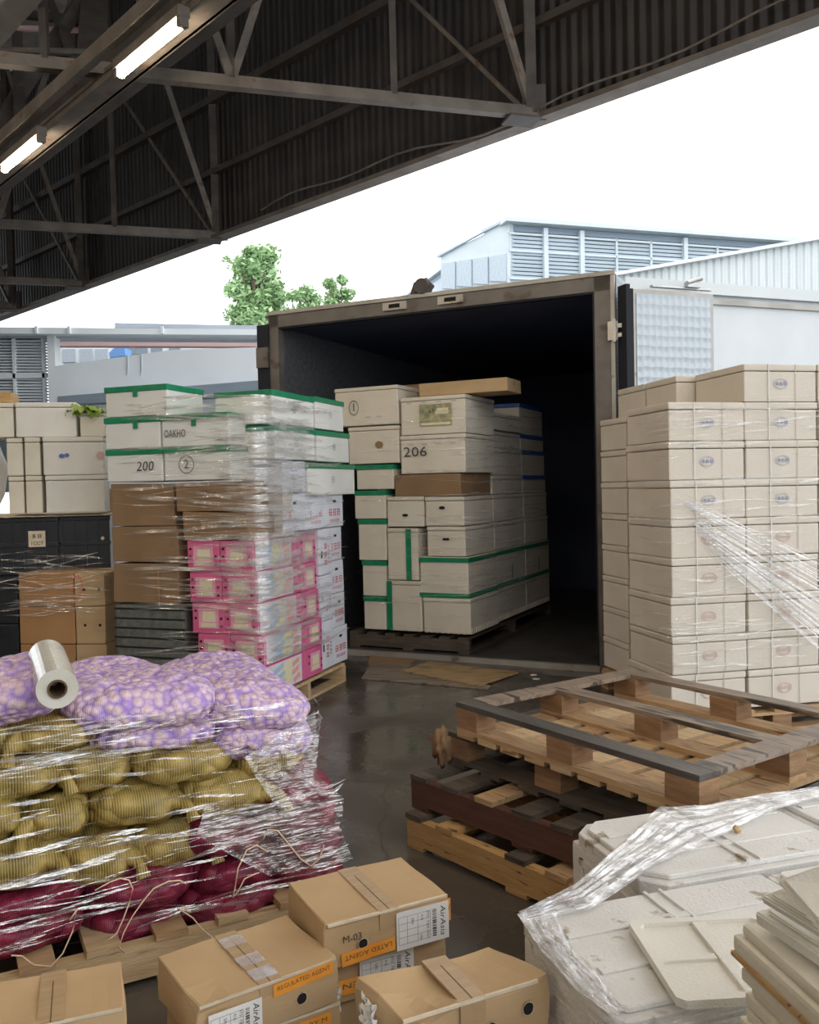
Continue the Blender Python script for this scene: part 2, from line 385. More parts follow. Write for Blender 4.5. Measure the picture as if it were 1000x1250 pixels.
def put(o, fr, x0, y0, z0, size, da=0, label=None, cat=None, group=None):
    """stand a case with its front-left-bottom corner at (x0,y0,z0) of a frame"""
    o.location = fr.P(x0 + size[0] / 2, y0 + size[1] / 2, z0); o.rotation_euler = (0, 0, fr.a + da)
    return tag(o, label, cat, group)

# ------------------------------------------------------------------ film helpers
def ribbon(bm, pts, w, tw=0.0):
    prev = None
    for i, p in enumerate(pts):
        p = Vector(p); a = Vector(pts[max(0, i - 1)]); b = Vector(pts[min(len(pts) - 1, i + 1)])
        d = (b - a).normalized(); up = Vector((0, 0, 1)); s = d.cross(up)
        s = s.normalized() if s.length > 1e-4 else Vector((1, 0, 0)); u = s.cross(d)
        a2 = tw * math.sin(i * 1.3)
        ww = w * (1 if 0 < i < len(pts) - 1 else .15)
        o = (u * math.cos(a2) + s * math.sin(a2)) * ww / 2
        cur = (bm.verts.new(p - o), bm.verts.new(p + o))
        if prev: bm.faces.new((prev[0], cur[0], cur[1], prev[1]))
        prev = cur
def wrap(name, label, fr, path, z0, z1, n, wmin, wmax, slope=.05, seed=1, mat='film', off=.012, dens=.05, lo=.25, hi=1.0, group=None, offf=None):
    """stretch film: bands following the outline PATH (local x,y) of a stack, with gaps between the wrinkles"""
    rnd = random.Random(seed); P = [Vector((p[0], p[1], 0)) for p in path]
    seg = [(P[i + 1] - P[i]).length for i in range(len(P) - 1)]; tot = sum(seg)
    def at(s):
        for i, q in enumerate(seg):
            if s <= q or i == len(seg) - 1:
                d = (P[i + 1] - P[i]).normalized(); nrm = Vector((d.y, -d.x, 0)); return P[i] + d * min(s, q), nrm
            s -= q
    bm = bmesh.new()
    for k in range(n):
        ln = tot * rnd.uniform(lo, hi) ; s0 = rnd.uniform(0, tot - ln) if ln < tot else 0
        z = rnd.uniform(z0, z1); sl = rnd.gauss(0, slope); w = wmin + (wmax - wmin) * rnd.random() ** 2.5; ph = rnd.uniform(0, 6)
        m = max(3, int(ln / dens)); pts = []
        for i in range(m + 1):
            s = s0 + ln * i / m; p, nr = at(s)
            zz = z + sl * (s - s0 - ln / 2) + .004 * math.sin(ph + i)
            zz = min(max(zz, z0 - .01), z1 + .01)
            o = off + rnd.uniform(0, .006) + (offf(s / tot, zz) if offf else 0)
            pts.append(fr.P(p.x + nr.x * o, p.y + nr.y * o, zz))
        ribbon(bm, pts, w, .7)
    o = finish(name, bm, mat, None, True)
    return tag(o, label, 'plastic film', group)
def sheet(bm, A, B, nu=60, nv=14, amp=.006, freq=60, seed=0):
    """a wrinkled film sheet ruled between two poly-lines; the wrinkles run lengthwise"""
    def samp(Q, t):
        Q = [Vector(q) for q in Q]; f = t * (len(Q) - 1); i = min(int(f), len(Q) - 2); return Q[i].lerp(Q[i + 1], f - i)
    rows = []
    for i in range(nu + 1):
        t = i / nu; a = samp(A, t); b = samp(B, t); r = []
        nrm = (b - a).cross(samp(A, min(1, t + .02)) - samp(A, max(0, t - .02)))
        nrm = nrm.normalized() if nrm.length > 1e-7 else Vector((0, 0, 1))
        if nrm.z < 0: nrm = -nrm
        for j in range(nv + 1):
            q = j / nv; p = a.lerp(b, q)
            h = noise.noise(Vector((t * 3 + seed, q * freq * .3, seed * 2.7))) + .6 * noise.noise(Vector((t * 12, q * freq * .7, seed)))
            r.append(bm.verts.new(p + nrm * amp * h))
        rows.append(r)
    for i in range(nu):
        for j in range(nv): bm.faces.new((rows[i][j], rows[i + 1][j], rows[i + 1][j + 1], rows[i][j + 1]))
TUBE, SKY, EXPO = 46, 2.0, 0.3
# ================================================================== SETTING
bm = bmesh.new(); box(bm, -40, 40, -14, 60, -.1, 0)
tag(finish('floor', bm, 'floor'), kind='structure')
EZ = 4.6
Ea, Eb = G(1000, 18, EZ), G(0, 387, EZ)
ed = (Ea - Eb).normalized()                       # along the eaves, towards the right and nearer
EV = Fr(Eb, math.atan2(ed.y, ed.x)); elen = (Ea - Eb).length
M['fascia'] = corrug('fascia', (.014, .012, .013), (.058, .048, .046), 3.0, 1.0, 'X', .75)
M['wall_dull'] = noisy('wall_dull', (.30, .27, .23), (.38, .34, .29), 2, .8, 0)
M['roof_sheet'] = corrug('roof_sheet', (.50, .49, .46), (.64, .63, .60), 1.25, .7, 'X', .8)
M['far_corrug'] = corrug('far_corrug', (.62, .68, .70), (.70, .76, .78), 1.7, 1.0, 'X', .7)
def local(name, bm, mat, fr, kind=None, parent=None):
    o = finish(name, bm, mat, parent); o.location = fr.o; o.rotation_euler = (0, 0, fr.a)
    if kind: o['kind'] = kind
    return o
X0, X1 = -16, elen + 7
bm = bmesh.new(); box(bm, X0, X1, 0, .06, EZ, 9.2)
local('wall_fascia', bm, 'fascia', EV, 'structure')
bm = bmesh.new(); box(bm, X0, X1, -16, .0, 8.6, 8.7)
local('ceiling', bm, 'roof_sheet', EV, 'structure')
bm = bmesh.new(); box(bm, X0, X1, -11.2, -11, 0, 8.6)  # unseen wall added behind the camera to cut the frontal fill light
local('wall_back_added', bm, 'wall_dull', EV, 'structure')
# eaves channel, cable and girts
bm = bmesh.new()
box(bm, X0, X1, -.10, .06, EZ - .045, EZ + .0); box(bm, X0, X1, .05, .10, EZ - .03, EZ + .09)
o = local('eaves_beam', bm, 'steel_light', EV); tag(o, 'long rusty steel channel along the lower edge of the dark cladding', 'beam')
for i, (z, w, lb) in enumerate(((5.35, .07, 'lower steel rail running along the dark corrugated cladding'), (6.2, .09, 'upper steel rail running along the dark corrugated cladding'))):
    bm = bmesh.new(); box(bm, X0, X1, -w, 0, z, z + w)
    tag(local('girt', bm, 'steel_dark', EV), lb, 'rail')
bm = bmesh.new()
s0, s1 = EV.front(330, 262)[0], EV.front(640, 150)[0]
pts = []
for i in range(26):
    t = i / 25; pts.append(EV.P(s0 + (s1 + 3.2 - s0) * t, -.13, EZ + .05 + .05 * math.sin(t * 9) + .035 * math.sin(t * 23)))
tube(bm, pts, .009, 6)
tag(finish('loose_cable', bm, 'steel_light'), 'loose cable sagging along the edge of the canopy', 'cable')
# trusses
td = (G(175, 92, EZ) - G(655, 140, EZ)).normalized()
def truss(px, py, lb, zz=EZ, thin=False):
    e = G(px, py, zz); r = root('roof_truss', (e.x, e.y, zz), 0, lb, 'truss', None)
    def W(s, z): return td * s + Vector((0, 0, z))
    Ln, Ht = 9.0, 3.9
    bm = bmesh.new(); bar(bm, W(-.0, 0), W(Ln, 0), .09, .07); bar(bm, W(0, .048), W(Ln, .048), .045, .03); finish('bottom_chord', bm, 'steel_light', r)
    bm = bmesh.new(); bar(bm, W(0, Ht), W(Ln, Ht), .10, .10); finish('top_chord', bm, 'steel_dark', r)
    nodes = [0.05, 1.25, 2.55, 3.9, 5.2, 6.5, 7.8, 8.9]
    for i, s in enumerate(nodes):
        bm = bmesh.new(); bar(bm, W(s, 0), W(s + .02, Ht), .055 if i else .09); finish('post', bm, 'steel_dark', r)
        if i < len(nodes) - 1:
            bm = bmesh.new(); bar(bm, W(s, 0.03), W(nodes[i + 1], Ht), .06) if i % 2 == 0 else bar(bm, W(nodes[i + 1], .03), W(s, Ht), .06)
            finish('diagonal_brace', bm, 'steel_light' if i < 3 else 'steel_dark', r)
    bm = bmesh.new(); b0 = W(.1, .0) ; bar(bm, b0 + Vector((0, 0, .02)), b0 + EV.x * -2.6 + Vector((0, 0, 2.9)), .035); finish('tie_rod', bm, 'steel_light', r)
    bm = bmesh.new(); bar(bm, W(0, -.06), W(.28, -.06), .22, .02); bar(bm, W(.02, -.05), W(.02, .25), .2, .02); finish('gusset_plate', bm, 'steel_dark', r)
    return r
truss(655, 140, 'nearest roof truss, its rusty bottom chord reaching the edge above the truck')
truss(270, 289, 'second roof truss, meeting the canopy edge above the green tree')
truss(105, 347, 'third roof truss, at far left low under the canopy')
truss(20, 374, 'farthest roof truss, tiny in the left corner of the canopy')
# light beam and the tube lights on it
B0, B1 = G(222, 30, 4.25), G(5, 208, 4.25)
bd = (B0 - B1).normalized(); BV = Fr(B1, math.atan2(bd.y, bd.x))
bm = bmesh.new()
box(bm, -9, 9, .06, .22, 4.36, 4.42); box(bm, -9, 9, .20, .23, 4.36, 4.60); box(bm, -9, 9, -.10, -.04, 4.40, 4.50)
tag(local('light_beam', bm, 'steel_light', BV), 'long dusty steel channel carrying the tube lights', 'beam')
bm = bmesh.new(); box(bm, -9, 9, .45, .72, 4.75, 4.95)
tag(local('dark_girder', bm, 'steel_dark', BV), 'dark steel girder running behind the tube lights', 'girder')
bm = bmesh.new(); box(bm, -9, 9, -.75, -.62, 5.5, 5.8); box(bm, -9, 9, -.8, -.57, 5.48, 5.5)
tag(local('roof_girder', bm, 'steel_dark', BV), 'dark steel girder above the tube lights in the upper left', 'girder')
bm = bmesh.new(); box(bm, -9, 9, -.45, -.20, 5.0, 5.03)
tag(local('cable_tray', bm, 'alu', BV), 'perforated pale cable tray in the upper left corner', 'cable tray')
def pipe(nm, px0, py0, z0, px1, py1, z1, r, mat, lb):
    bm = bmesh.new(); a = G(px0, py0, z0); b = G(px1, py1, z1); tube(bm, [a, a.lerp(b, .5), b], r, 8); tag(finish(nm, bm, mat), lb, 'pipe')
pipe('service_pipe', -60, 32, 6.2, 200, 40, 6.2, .03, 'far_red', 'thin red service pipe crossing the upper left corner')
pipe('conduit', -60, 60, 5.2, 200, 66, 5.2, .03, 'steel_light', 'grey conduit crossing below the red pipe in the upper left')
for i, (a, b, lb) in enumerate((((18, -40, 7.5), (24, 140, 4.9), 'short steel hanger at the extreme upper left'), ((118, -40, 7.5), (112, 100, 4.9), 'wide steel hanger beside the upper tube light'), ((140, -60, 7), (0, 150, 4.9), 'slanting steel strut crossing the upper left corner'), ((60, 0, 7), (95, 80, 5.0), 'short slanting strut left of the upper tube light'))):
    bm = bmesh.new(); bar(bm, G(*a), G(*b), (.10, .24, .12, .07)[i]); tag(finish('steel_hanger', bm, 'steel_dark'), lb, 'strut')
M['tube'] = plain('tube_glow', (1, .84, .62), .5, emit=TUBE)
def light(s, lb, fr, z=4.25, ln=.85, y0=0.0):
    r = root('tube_light', fr.P(s, y0, z), fr.a, lb, 'light', None)
    bm = bmesh.new(); box(bm, -.03, ln + .03, -.04, .04, .035, .10); box(bm, -.03, .01, -.03, .03, -.02, .04); box(bm, ln - .01, ln + .03, -.03, .03, -.02, .04); finish('housing', bm, 'steel_light', r)
    if y0:
        for q in (.1, ln - .1): b = bmesh.new(); tube(b, [(q, 0, .09), (q, 0, 2.2), (q, 0, 8.6 - z)], .006, 6); finish('hanging_rod', b, 'steel_light', r)
    bm = bmesh.new(); tube(bm, [(0.01, 0, 0), (ln / 2, 0, 0), (ln - .01, 0, 0)], .024, 12); finish('lamp_tube', bm, 'tube', r)
    return r
lt = (B0 - B1).length
light(lt - .85, 'upper glowing tube light, over the roof truss joint', BV)
light(0.0, 'lower glowing tube light at the left edge', BV)
light(lt + 1.55, 'glowing tube light further along the beam, above the frame of view', BV, 4.25, 1.2);  # extra lamp added out of view for more light under the canopy
for sx, sy in ((-1.6, -3.2), (1.0, -3.2), (3.6, -3.2), (1.0, -6.4), (3.6, -6.4), (6.2, -6.4), (6.2, -3.2), (6.2, 0)):  # unseen lamp rows added overhead to brighten the goods below
    light(sx, 'tube light in the row over the loading floor', BV, 4.25, 1.2, sy)['group'] = 'added fill tube lights over the loading floor'

# ---------------------------------------------------------------- far buildings
def quad(bm, *pts): bm.faces.new([bm.verts.new(p) for p in pts])
def slabpx(bm, px0, py0, px1, py1, Y, t=.3, Y1=None):
    """upright slab standing at distance Y whose front covers a rectangle"""
    a = D(px0, py0, Y); c = D(px1, py1, Y); box(bm, a.x, c.x, Y, Y + t, min(a.z, c.z), max(a.z, c.z))
Y = 19.0
r = root('market_hall', (D(60, 480, Y).x, Y, 0), 0, 'pale open market hall with a long gutter and louvred end wall', 'building')
def rp(name, bm, mat, rt):
    for v in bm.verts: v.co -= rt.location
    return finish(name, bm, mat, rt)
def wedge(bm, pts, Y, t):
    P = [D(px, py, Y) for px, py in pts]; n = len(P)
    a = [bm.verts.new(p) for p in P]; b = [bm.verts.new(p + Vector((0, t, 0))) for p in P]
    bm.faces.new(a); bm.faces.new(b[::-1])
    for i in range(n): bm.faces.new((a[(i + 1) % n], a[i], b[i], b[(i + 1) % n]))
bm = bmesh.new(); wedge(bm, [(-30, 399), (345, 402), (345, 409), (-30, 407)], Y - .4, .4); rp('gutter', bm, 'far_white', r)
bm = bmesh.new(); wedge(bm, [(140, 394), (345, 398), (345, 402), (140, 400)], Y + 3, 3); wedge(bm, [(-30, 407), (345, 409), (345, 414), (-30, 412)], Y - .1, .5); rp('roof', bm, 'far_grey', r)
bm = bmesh.new(); wedge(bm, [(66, 412), (345, 415), (345, 423), (66, 422)], Y + 1.2, .3); rp('red_fascia', bm, 'far_red', r)
bm = bmesh.new(); wedge(bm, [(57, 405), (66, 405), (76, 686), (66, 686)], Y - .2, .3); rp('column', bm, 'far_white', r)
for nm in ((42, 0), (82, 0), (196, 0)):
    bm = bmesh.new(); wedge(bm, [(nm[0], 398), (nm[0] + 3, 398), (nm[0] + 3, 407), (nm[0], 407)], Y - .46, .06); rp('gutter_bracket', bm, 'white_paint', r)
bm = bmesh.new()
for i in range(30):
    y = 415 + i * 3.6; wedge(bm, [(-30, y), (57 + i * .1, y + .3), (57 + i * .1, y + 2.4), (-30, y + 2.0)], Y, .12)
rp('louvre_slats', bm, 'white_paint', r)
bm = bmesh.new(); slabpx(bm, -30, 412, 58, 600, Y + .3, .1); rp('louvre_backing', bm, 'far_dark', r)
bm = bmesh.new()
for (a, b, c, d) in ((17, 413, 20, 600), (-30, 457, 58, 461), (53, 413, 56, 600)): slabpx(bm, a, b, c, d, Y - .05, .1)
rp('louvre_frame', bm, 'far_white', r)
# ramp wall
Y = 17.0
r = root('ramp', (D(200, 480, Y).x, Y, 0), 0, 'white sloping concrete ramp wall behind the green taped boxes', 'ramp')
bm = bmesh.new(); wedge(bm, [(66, 447), (210, 427), (345, 423), (345, 697), (80, 702)], Y, .4); rp('parapet', bm, 'far_white', r)
bm = bmesh.new(); wedge(bm, [(70, 484), (345, 462), (345, 480), (70, 494)], Y - .5, .4); rp('kerb', bm, 'far_dark', r)
for x in (155, 172): bm = bmesh.new(); wedge(bm, [(x, 433), (x + 1, 433), (x + 1, 452), (x, 458)], Y - .02, .02); rp('joint_line', bm, 'far_grey', r)
Y = 27.0
r = root('office_block', (D(150, 440, Y).x, Y, 0), 0, 'distant pale block with a row of windows behind the ramp wall', 'building')
bm = bmesh.new(); slabpx(bm, 60, 405, 350, 640, Y, 3); rp('wall', bm, 'far_white', r)
for x in (76, 97, 116): bm = bmesh.new(); slabpx(bm, x, 426, x + 16, 442, Y - .05, .06); rp('window_pane', bm, 'far_grey', r)
for x in (152, 166, 184, 206): bm = bmesh.new(); slabpx(bm, x, 424, x + 14, 432, Y - .05, .06); rp('window_pane', bm, 'far_dark', r)
p = D(140, 434, 21.0)
bm = bmesh.new(); wedge(bm, [(133, 431), (139, 425), (152, 424), (153, 434), (134, 437)], 21, .5); tag(finish('blue_tarpaulin', bm, 'far_blue'), 'small bright blue tarpaulin beyond the ramp wall', 'tarpaulin')

# louvred warehouse on the right
def lp(fr, px, py, y=0.0):
    x, z = fr.front(px, py, y); return x, z
Y = 34.0
cn = D(622, 400, Y); WF = Fr(cn, math.atan2(1083, 3600))        # long side recedes to the right
r = root('louvred_warehouse', cn.xy.to_3d(), 0, 'grey louvred warehouse with a pitched roof edge on the right', 'building')
def wbm(fn, nm, mat):
    bm = bmesh.new(); fn(bm); o = finish(nm, bm, mat, r); o.rotation_euler = (0, 0, WF.a); return o
ztop = lp(WF, 622, 268)[1]; z1 = lp(WF, 1000, 280)[1]
SL = 34.0
wbm(lambda b: box(b, 0, SL, .2, 14, 0, ztop - .4), 'wall', 'far_grey')
def slats(b):
    z = .5
    while z < ztop - .55: box(b, 0, SL, .05, .2, z, z + .11); z += .15
wbm(slats, 'louvre_slats', 'hall_louvre')
def ribs(b):
    for i in range(22): box(b, i * 1.55 - .04, i * 1.55 + .04, -.02, .16, 0, ztop - .45)
    for i in (1, 2, 5, 8, 11, 14): box(b, i * 1.55 - .09, i * 1.55 + .09, -.10, .1, 0, ztop - .25)
    for z in (ztop - .55, ztop - 1.2, ztop - 2.25, ztop - 3.3): box(b, 0, SL, -.02, .16, z, z + .08)
wbm(ribs, 'mullions', 'hall_white')
wbm(lambda b: box(b, -.2, SL, -.35, 14, ztop - .16, ztop), 'roof', 'hall_white')
wbm(lambda b: box(b, 0, SL, .1, 13, ztop - .4, ztop - .17), 'clerestory', 'far_dark')
# gable end going left
gd = WF.P
P0 = D(622, 268, Y); Q = [(622, 268), (591, 281), (591, 286), (538, 312), (540, 420), (622, 420)]
def gable(pxs, t=.3):
    bm = bmesh.new(); base = P0
    dirv = Vector((-.72, .69, 0)); n = dirv.cross(Vector((0, 0, 1)))
    vs = []
    for px, py in pxs:
        d = ray(px, py); tt = (base - CAM).dot(n) / d.dot(n); vs.append(CAM + d * tt - r.location)
    a = [bm.verts.new(v) for v in vs]; b = [bm.verts.new(v + Vector((.69, .72, 0)) * t) for v in vs]; k = len(vs)
    bm.faces.new(a); bm.faces.new(b[::-1])
    for i in range(k): bm.faces.new((a[(i + 1) % k], a[i], b[i], b[(i + 1) % k]))
    return bm
finish('gable_wall', gable(Q), 'hall_white', r)
for (a, b_) in ((541, 557), (559, 577), (579, 597), (599, 620)):
    ya = 322 - (a - 541) * .15; yb = 322 - (b_ - 541) * .15
    finish('gable_louvre', gable([(a, ya), (b_, yb), (b_, yb + 34), (a, ya + 30)], -.08), 'far_grey', r)
finish('gable_gutter', gable([(534, 313), (590, 284), (591, 281), (622, 266), (622, 269), (592, 284), (536, 315)], -.12), 'far_grey', r)
# corrugated white roof in front of it
Y = 22.0
bm = bmesh.new(); wedge(bm, [(740, 336), (1000, 290), (1100, 272), (1100, 652), (740, 660)], Y, .3)
tag(finish('corrugated_shed', bm, 'far_corrug'), 'white corrugated metal shed wall rising to the right behind the truck', 'building')
bm = bmesh.new(); wedge(bm, [(735, 335), (1000, 288), (1100, 270), (1100, 274), (1000, 292), (735, 339)], Y - .15, .2)
tag(finish('shed_coping', bm, 'far_white'), 'pale sloping metal coping along the top of the corrugated shed', 'coping')

# ---------------------------------------------------------------- trees
def tree(px, pytop, pybot, hw, Y, lb, seed, n=2600, clumps=14):
    rnd = random.Random(seed); base = D(px, 600, Y); top = D(px, pytop, Y).z; bot = D(px, pybot, Y).z; W = hw * Y / F_PX
    r = root('leafy_tree', (base.x, Y, 0), 0, lb, 'tree', None)
    bm = bmesh.new(); tube(bm, [(0, 0, 0), (.1, 0, bot * .5), (-.05, 0, bot), (.1, 0, (bot + top) / 2)], [.28, .24, .18, .06], 8)
    cl = []
    for i in range(clumps):
        a = rnd.uniform(0, 2 * PI); q = rnd.uniform(.15, 1) ** .6
        z = rnd.uniform(bot, top - W * .15); k = 1 - .35 * abs((z - bot) / (top - bot) * 2 - .8)
        c = Vector((math.cos(a) * W * q * k * .8, math.sin(a) * W * q * .7, z)); cl.append((c, W * rnd.uniform(.22, .46)))
        tube(bm, [(0, 0, bot * .8 + .2 * z), c * .5 + Vector((0, 0, .35 * z)), c], [.09, .06, .02], 6)
    finish('trunk', bm, 'bark', r)
    bm = bmesh.new()
    for i in range(n):
        c, q = rnd.choice(cl); d = Vector((rnd.gauss(0, 1), rnd.gauss(0, 1), rnd.gauss(0, 1))).normalized() * q * rnd.uniform(.2, 1.25)
        d.z *= .75; p = c + d; s = rnd.uniform(.06, .16)
        u = Vector((rnd.gauss(0, 1), rnd.gauss(0, 1), rnd.gauss(0, .6))).normalized(); v = u.cross(Vector((rnd.gauss(0, 1), rnd.gauss(0, 1), 1))).normalized()
        bm.faces.new([bm.verts.new(p + u * s * a + v * s * b) for a, b in ((-1, 0), (0, -.5), (1, 0), (0, .5))])
    o = finish('foliage', bm, 'leaf', r); o['kind'] = 'stuff'
    return r
tree(318, 303, 395, 38, 33, 'tall light green tree left of the truck, the larger crown', 5, 11000, 40)
tree(418, 337, 400, 23, 35, 'small rounded light green tree just above the truck roof', 8, 4500, 20)
tree(372, 352, 405, 28, 40, 'low hazy green tree between the two taller crowns', 11, 3500, 20)

# ================================================================== TRUCK
TK = G(757, 822)
TF = Fr(TK, -math.atan(1083 / 2321.0))
zt = TF.front(748, 338)[1]; xl = TF.front(329, 379)[0]; zl = TF.front(329, 379)[1]
TW, THH, TD = -xl, (zt + zl) / 2, 5.0
print('truck', TW, zt, zl, TD)
r = root('box_truck', TF.o, TF.a, 'open refrigerated truck body with dirty aluminium frame and dark interior', 'truck')
def tp(nm, mat, *boxes, par=None):
    bm = bmesh.new()
    for b in boxes: box(bm, *b)
    return finish(nm, bm, mat, par or r)
W, Z = TW, THH
tp('outer_shell', 'white_paint', (-W, -W + .05, .02, TD, 0, Z), (-.05, 0, .02, TD, 0, Z), (-W, 0, TD, TD + .05, 0, Z), (-W, 0, .02, TD, Z - .05, Z))
tp('inner_lining', 'inner', (-.09, -.051, .05, TD - .01, 0.04, Z - .09), (-W + .051, -.051, TD - .06, TD - .01, .04, Z - .09), (-W + .051, -.051, .05, TD - .01, Z - .12, Z - .051))
tp('inner_side_wall', 'inner_grey', (-W + .051, -W + .09, .05, TD - .01, .04, Z - .12))
tp('load_floor', 'inner_floor', (-W + .06, -.06, .03, TD, 0.0, .035))
tp('threshold', 'alu', (-W, 0, -.02, .03, 0, .045))
tp('corner_post', 'alu_dirty', (-.15, 0, -.02, .07, 0, Z)); tp('corner_post', 'alu_dirty', (-W, -W + .10, -.02, .07, 0, Z))
tp('post_trim', 'alu', (-.025, .004, -.03, .0, 0, Z)); tp('post_trim', 'rubber', (-.165, -.15, -.015, .05, .05, Z - .13))
tp('header', 'alu_dirty', (-W, 0, -.02, .07, Z - .13, Z)); tp('header_rim', 'alu', (-W, .01, -.035, .0, Z - .02, Z + .012)); tp('header_rim', 'rubber', (-W + .1, -.15, -.012, .05, Z - .145, Z - .13))
for zpx in (405, 593, 775):
    z = TF.front(749, zpx)[1]
    h = tp('hinge', 'chrome', (-.045, .03, -.05, -.02, z - .07, z + .07))
    tp('hinge_pin', 'chrome', (-.005, .02, -.07, -.05, z - .085, z + .085), (.0, .06, -.05, -.035, z - .05, z - .02), (.0, .06, -.05, -.035, z + .02, z + .05), par=h)
for px in (484, 552):
    x = TF.front(px, 368)[0]; z = Z - .065; h = tp('latch_keeper', 'alu', (x - .11, x + .11, -.045, -.02, z - .035, z + .03)); tp('keeper_slot', 'hole', (x - .05, x + .05, -.05, -.044, z - .018, z + .014), par=h)
x = TF.front(517, 355)[0]; bm = bmesh.new()
tube(bm, [(x - .09, .0, Z + .0), (x - .06, 0, Z + .09), (x + .02, 0, Z + .11), (x + .07, 0, Z + .05)], .035, 10); tube(bm, [(x + .0, -.05, Z + .07), (x + .0, .05, Z + .07)], .065, 12); finish('roof_lamp', bm, 'steel_dark', r)
z = TF.front(752, 710)[1]; bm = bmesh.new(); ring(bm, face_mtx('front', (0, 0, 0), -.07, z, .035), .03, .012, 1.0); disc(bm, face_mtx('front', (0, 0, 0), -.07, z, .034), .02); finish('round_reflector', bm, 'chrome', r)
tp('data_plate', 'paper', (-.11, -.05, -.024, -.02, z - .2, z - .14))
# left door, folded back, seen on edge
r2 = bpy.data.objects.new('door', None); COL.objects.link(r2); r2.parent = r; r2.location = (-TW - .055, -.04, 0); r2.rotation_euler = (0, 0, PI / 2); r2['label'] = 'left truck door folded back along the side, only its edge showing'
bm = bmesh.new(); box(bm, .03, 1.1, -.05, .05, .12, THH - .12, None, .01); finish('door_leaf', bm, 'alu_dirty', r2)
bm = bmesh.new(); box(bm, -.0, .05, -.06, .06, .1, THH - .1); finish('door_seal', bm, 'rubber', r2)
z = TF.front(330, 437)[1]; bm = bmesh.new(); box(bm, -.02, .02, -.06, .06, z - .09, z + .09); finish('hinge', bm, 'alu_dirty', r2)
# trailer side to the right of the opening
SF = Fr(TF.o + TF.x * .03 + TF.y * .12, math.atan(1083 / 2930.0)); dd = TF.y
sz = SF.front(752, 339)[1]; sl = 3.6
r3 = root('white_container', SF.o, 0, 'white smooth sided container wall with a top rail beside the truck opening', 'container')
bm = bmesh.new(); a = Vector((0, 0, 0)); b = SF.x * sl
prism(bm, [a, b, b + dd * 2.4, a + dd * 2.4], 0, sz - .09); finish('side_panel', bm, 'white_paint', r3)
bm = bmesh.new(); n = -SF.y * .05; prism(bm, [a + n, b + n, b + dd * 2.4, a + dd * 2.4], sz - .089, sz); finish('top_rail', bm, 'far_white', r3)
bm = bmesh.new(); prism(bm, [a + n * .6, b + n * .6, b, a], sz - .16, sz - .12); finish('drip_rail', bm, 'alu', r3)
z = SF.front(900, 370)
dr = bpy.data.objects.new('door', None); COL.objects.link(dr); dr.parent = r; dr['label'] = 'right truck door lying open, quilted steel inner face'
_m = Matrix.Translation(TF.o) @ Matrix.Rotation(TF.a, 4, 'Z'); _w = Matrix.Translation(SF.P(.09, -.14, 0)) @ Matrix.Rotation(SF.a, 4, 'Z'); dr.matrix_local = _m.inverted() @ _w
x0 = SF.front(770, 400, -.14)[0] - .09; x1 = SF.front(868, 400, -.14)[0] - .09
zt2 = SF.front(820, 357, -.14)[1]
bm = bmesh.new(); box(bm, x0, x1, -.03, .04, .1, zt2); finish('door_leaf', bm, 'alu', dr)
bm = bmesh.new(); box(bm, x0 + .03, x1 - .03, -.035, -.031, .14, zt2 - .03); finish('quilted_lining', bm, 'quilt', dr)
bm = bmesh.new(); box(bm, x0 - .07, x0 - .035, -.05, .06, .08, zt2 + .03); box(bm, x0 - .03, x0, -.04, .05, .1, zt2); finish('door_seal', bm, 'rubber', dr)
bm = bmesh.new(); xx = SF.front(830, 352, -.14)[0]; box(bm, xx - .35, xx + .2, -.02, .02, zt2 + .03, zt2 + .045); box(bm, xx - .05, xx + .07, -.05, 0, zt2 + .04, zt2 + .08); tube(bm, [(xx - .05, -.04, zt2 + .07), (xx + .08, -.04, zt2 + .11)], .018, 8); finish('locking_bar', bm, 'chrome', dr)

# sheets lying in front of the truck sill
def flat(nm, px, mat, z0, t, lb, cat):
    P = [G(a, b, z0) for a, b in px]; bm = bmesh.new(); prism(bm, [(p.x, p.y) for p in P][::-1], z0, z0 + t); return tag(finish(nm, bm, mat), lb, cat)
flat('plywood_sheet', [(490, 820), (524, 809), (633, 822), (585, 838)], 'ply', .012, .012, 'yellowish plywood sheet lying on the wet floor by the truck sill', 'plywood')
flat('dark_board', [(441, 829), (452, 812), (505, 812), (490, 821), (600, 838), (596, 842)], 'wood_wet', .002, .008, 'dark wet board under the yellowish plywood sheet', 'board')
flat('cardboard_scrap', [(449, 812), (452, 800), (512, 803), (500, 812)], 'card_dark', .004, .004, 'flattened cardboard scrap between the pink boxes and the truck sill', 'cardboard')
o = flat('dock_strip', [(447, 796), (760, 827), (760, 832), (447, 802)], 'alu_dirty', .0, .006, 'flat metal strip along the truck sill', 'metal strip')
R2 = random.Random(4)
for i in range(7):
    px = 600 + R2.uniform(-10, 60) if i < 5 else 470; py = 828 + R2.uniform(-5, 6) if i < 5 else 817
    c = G(px, py); bm = bmesh.new(); prism(bm, [(c.x + R2.uniform(.01, .04) * math.cos(a), c.y + R2.uniform(.01, .05) * math.sin(a)) for a in (0, 1.3, 2.5, 3.8, 5.1)], .001, .004)
    tag(finish('paper_scrap', bm, 'paper'), 'tiny pale scrap of litter on the wet floor near the plywood', 'litter', 'litter scraps near the plywood')
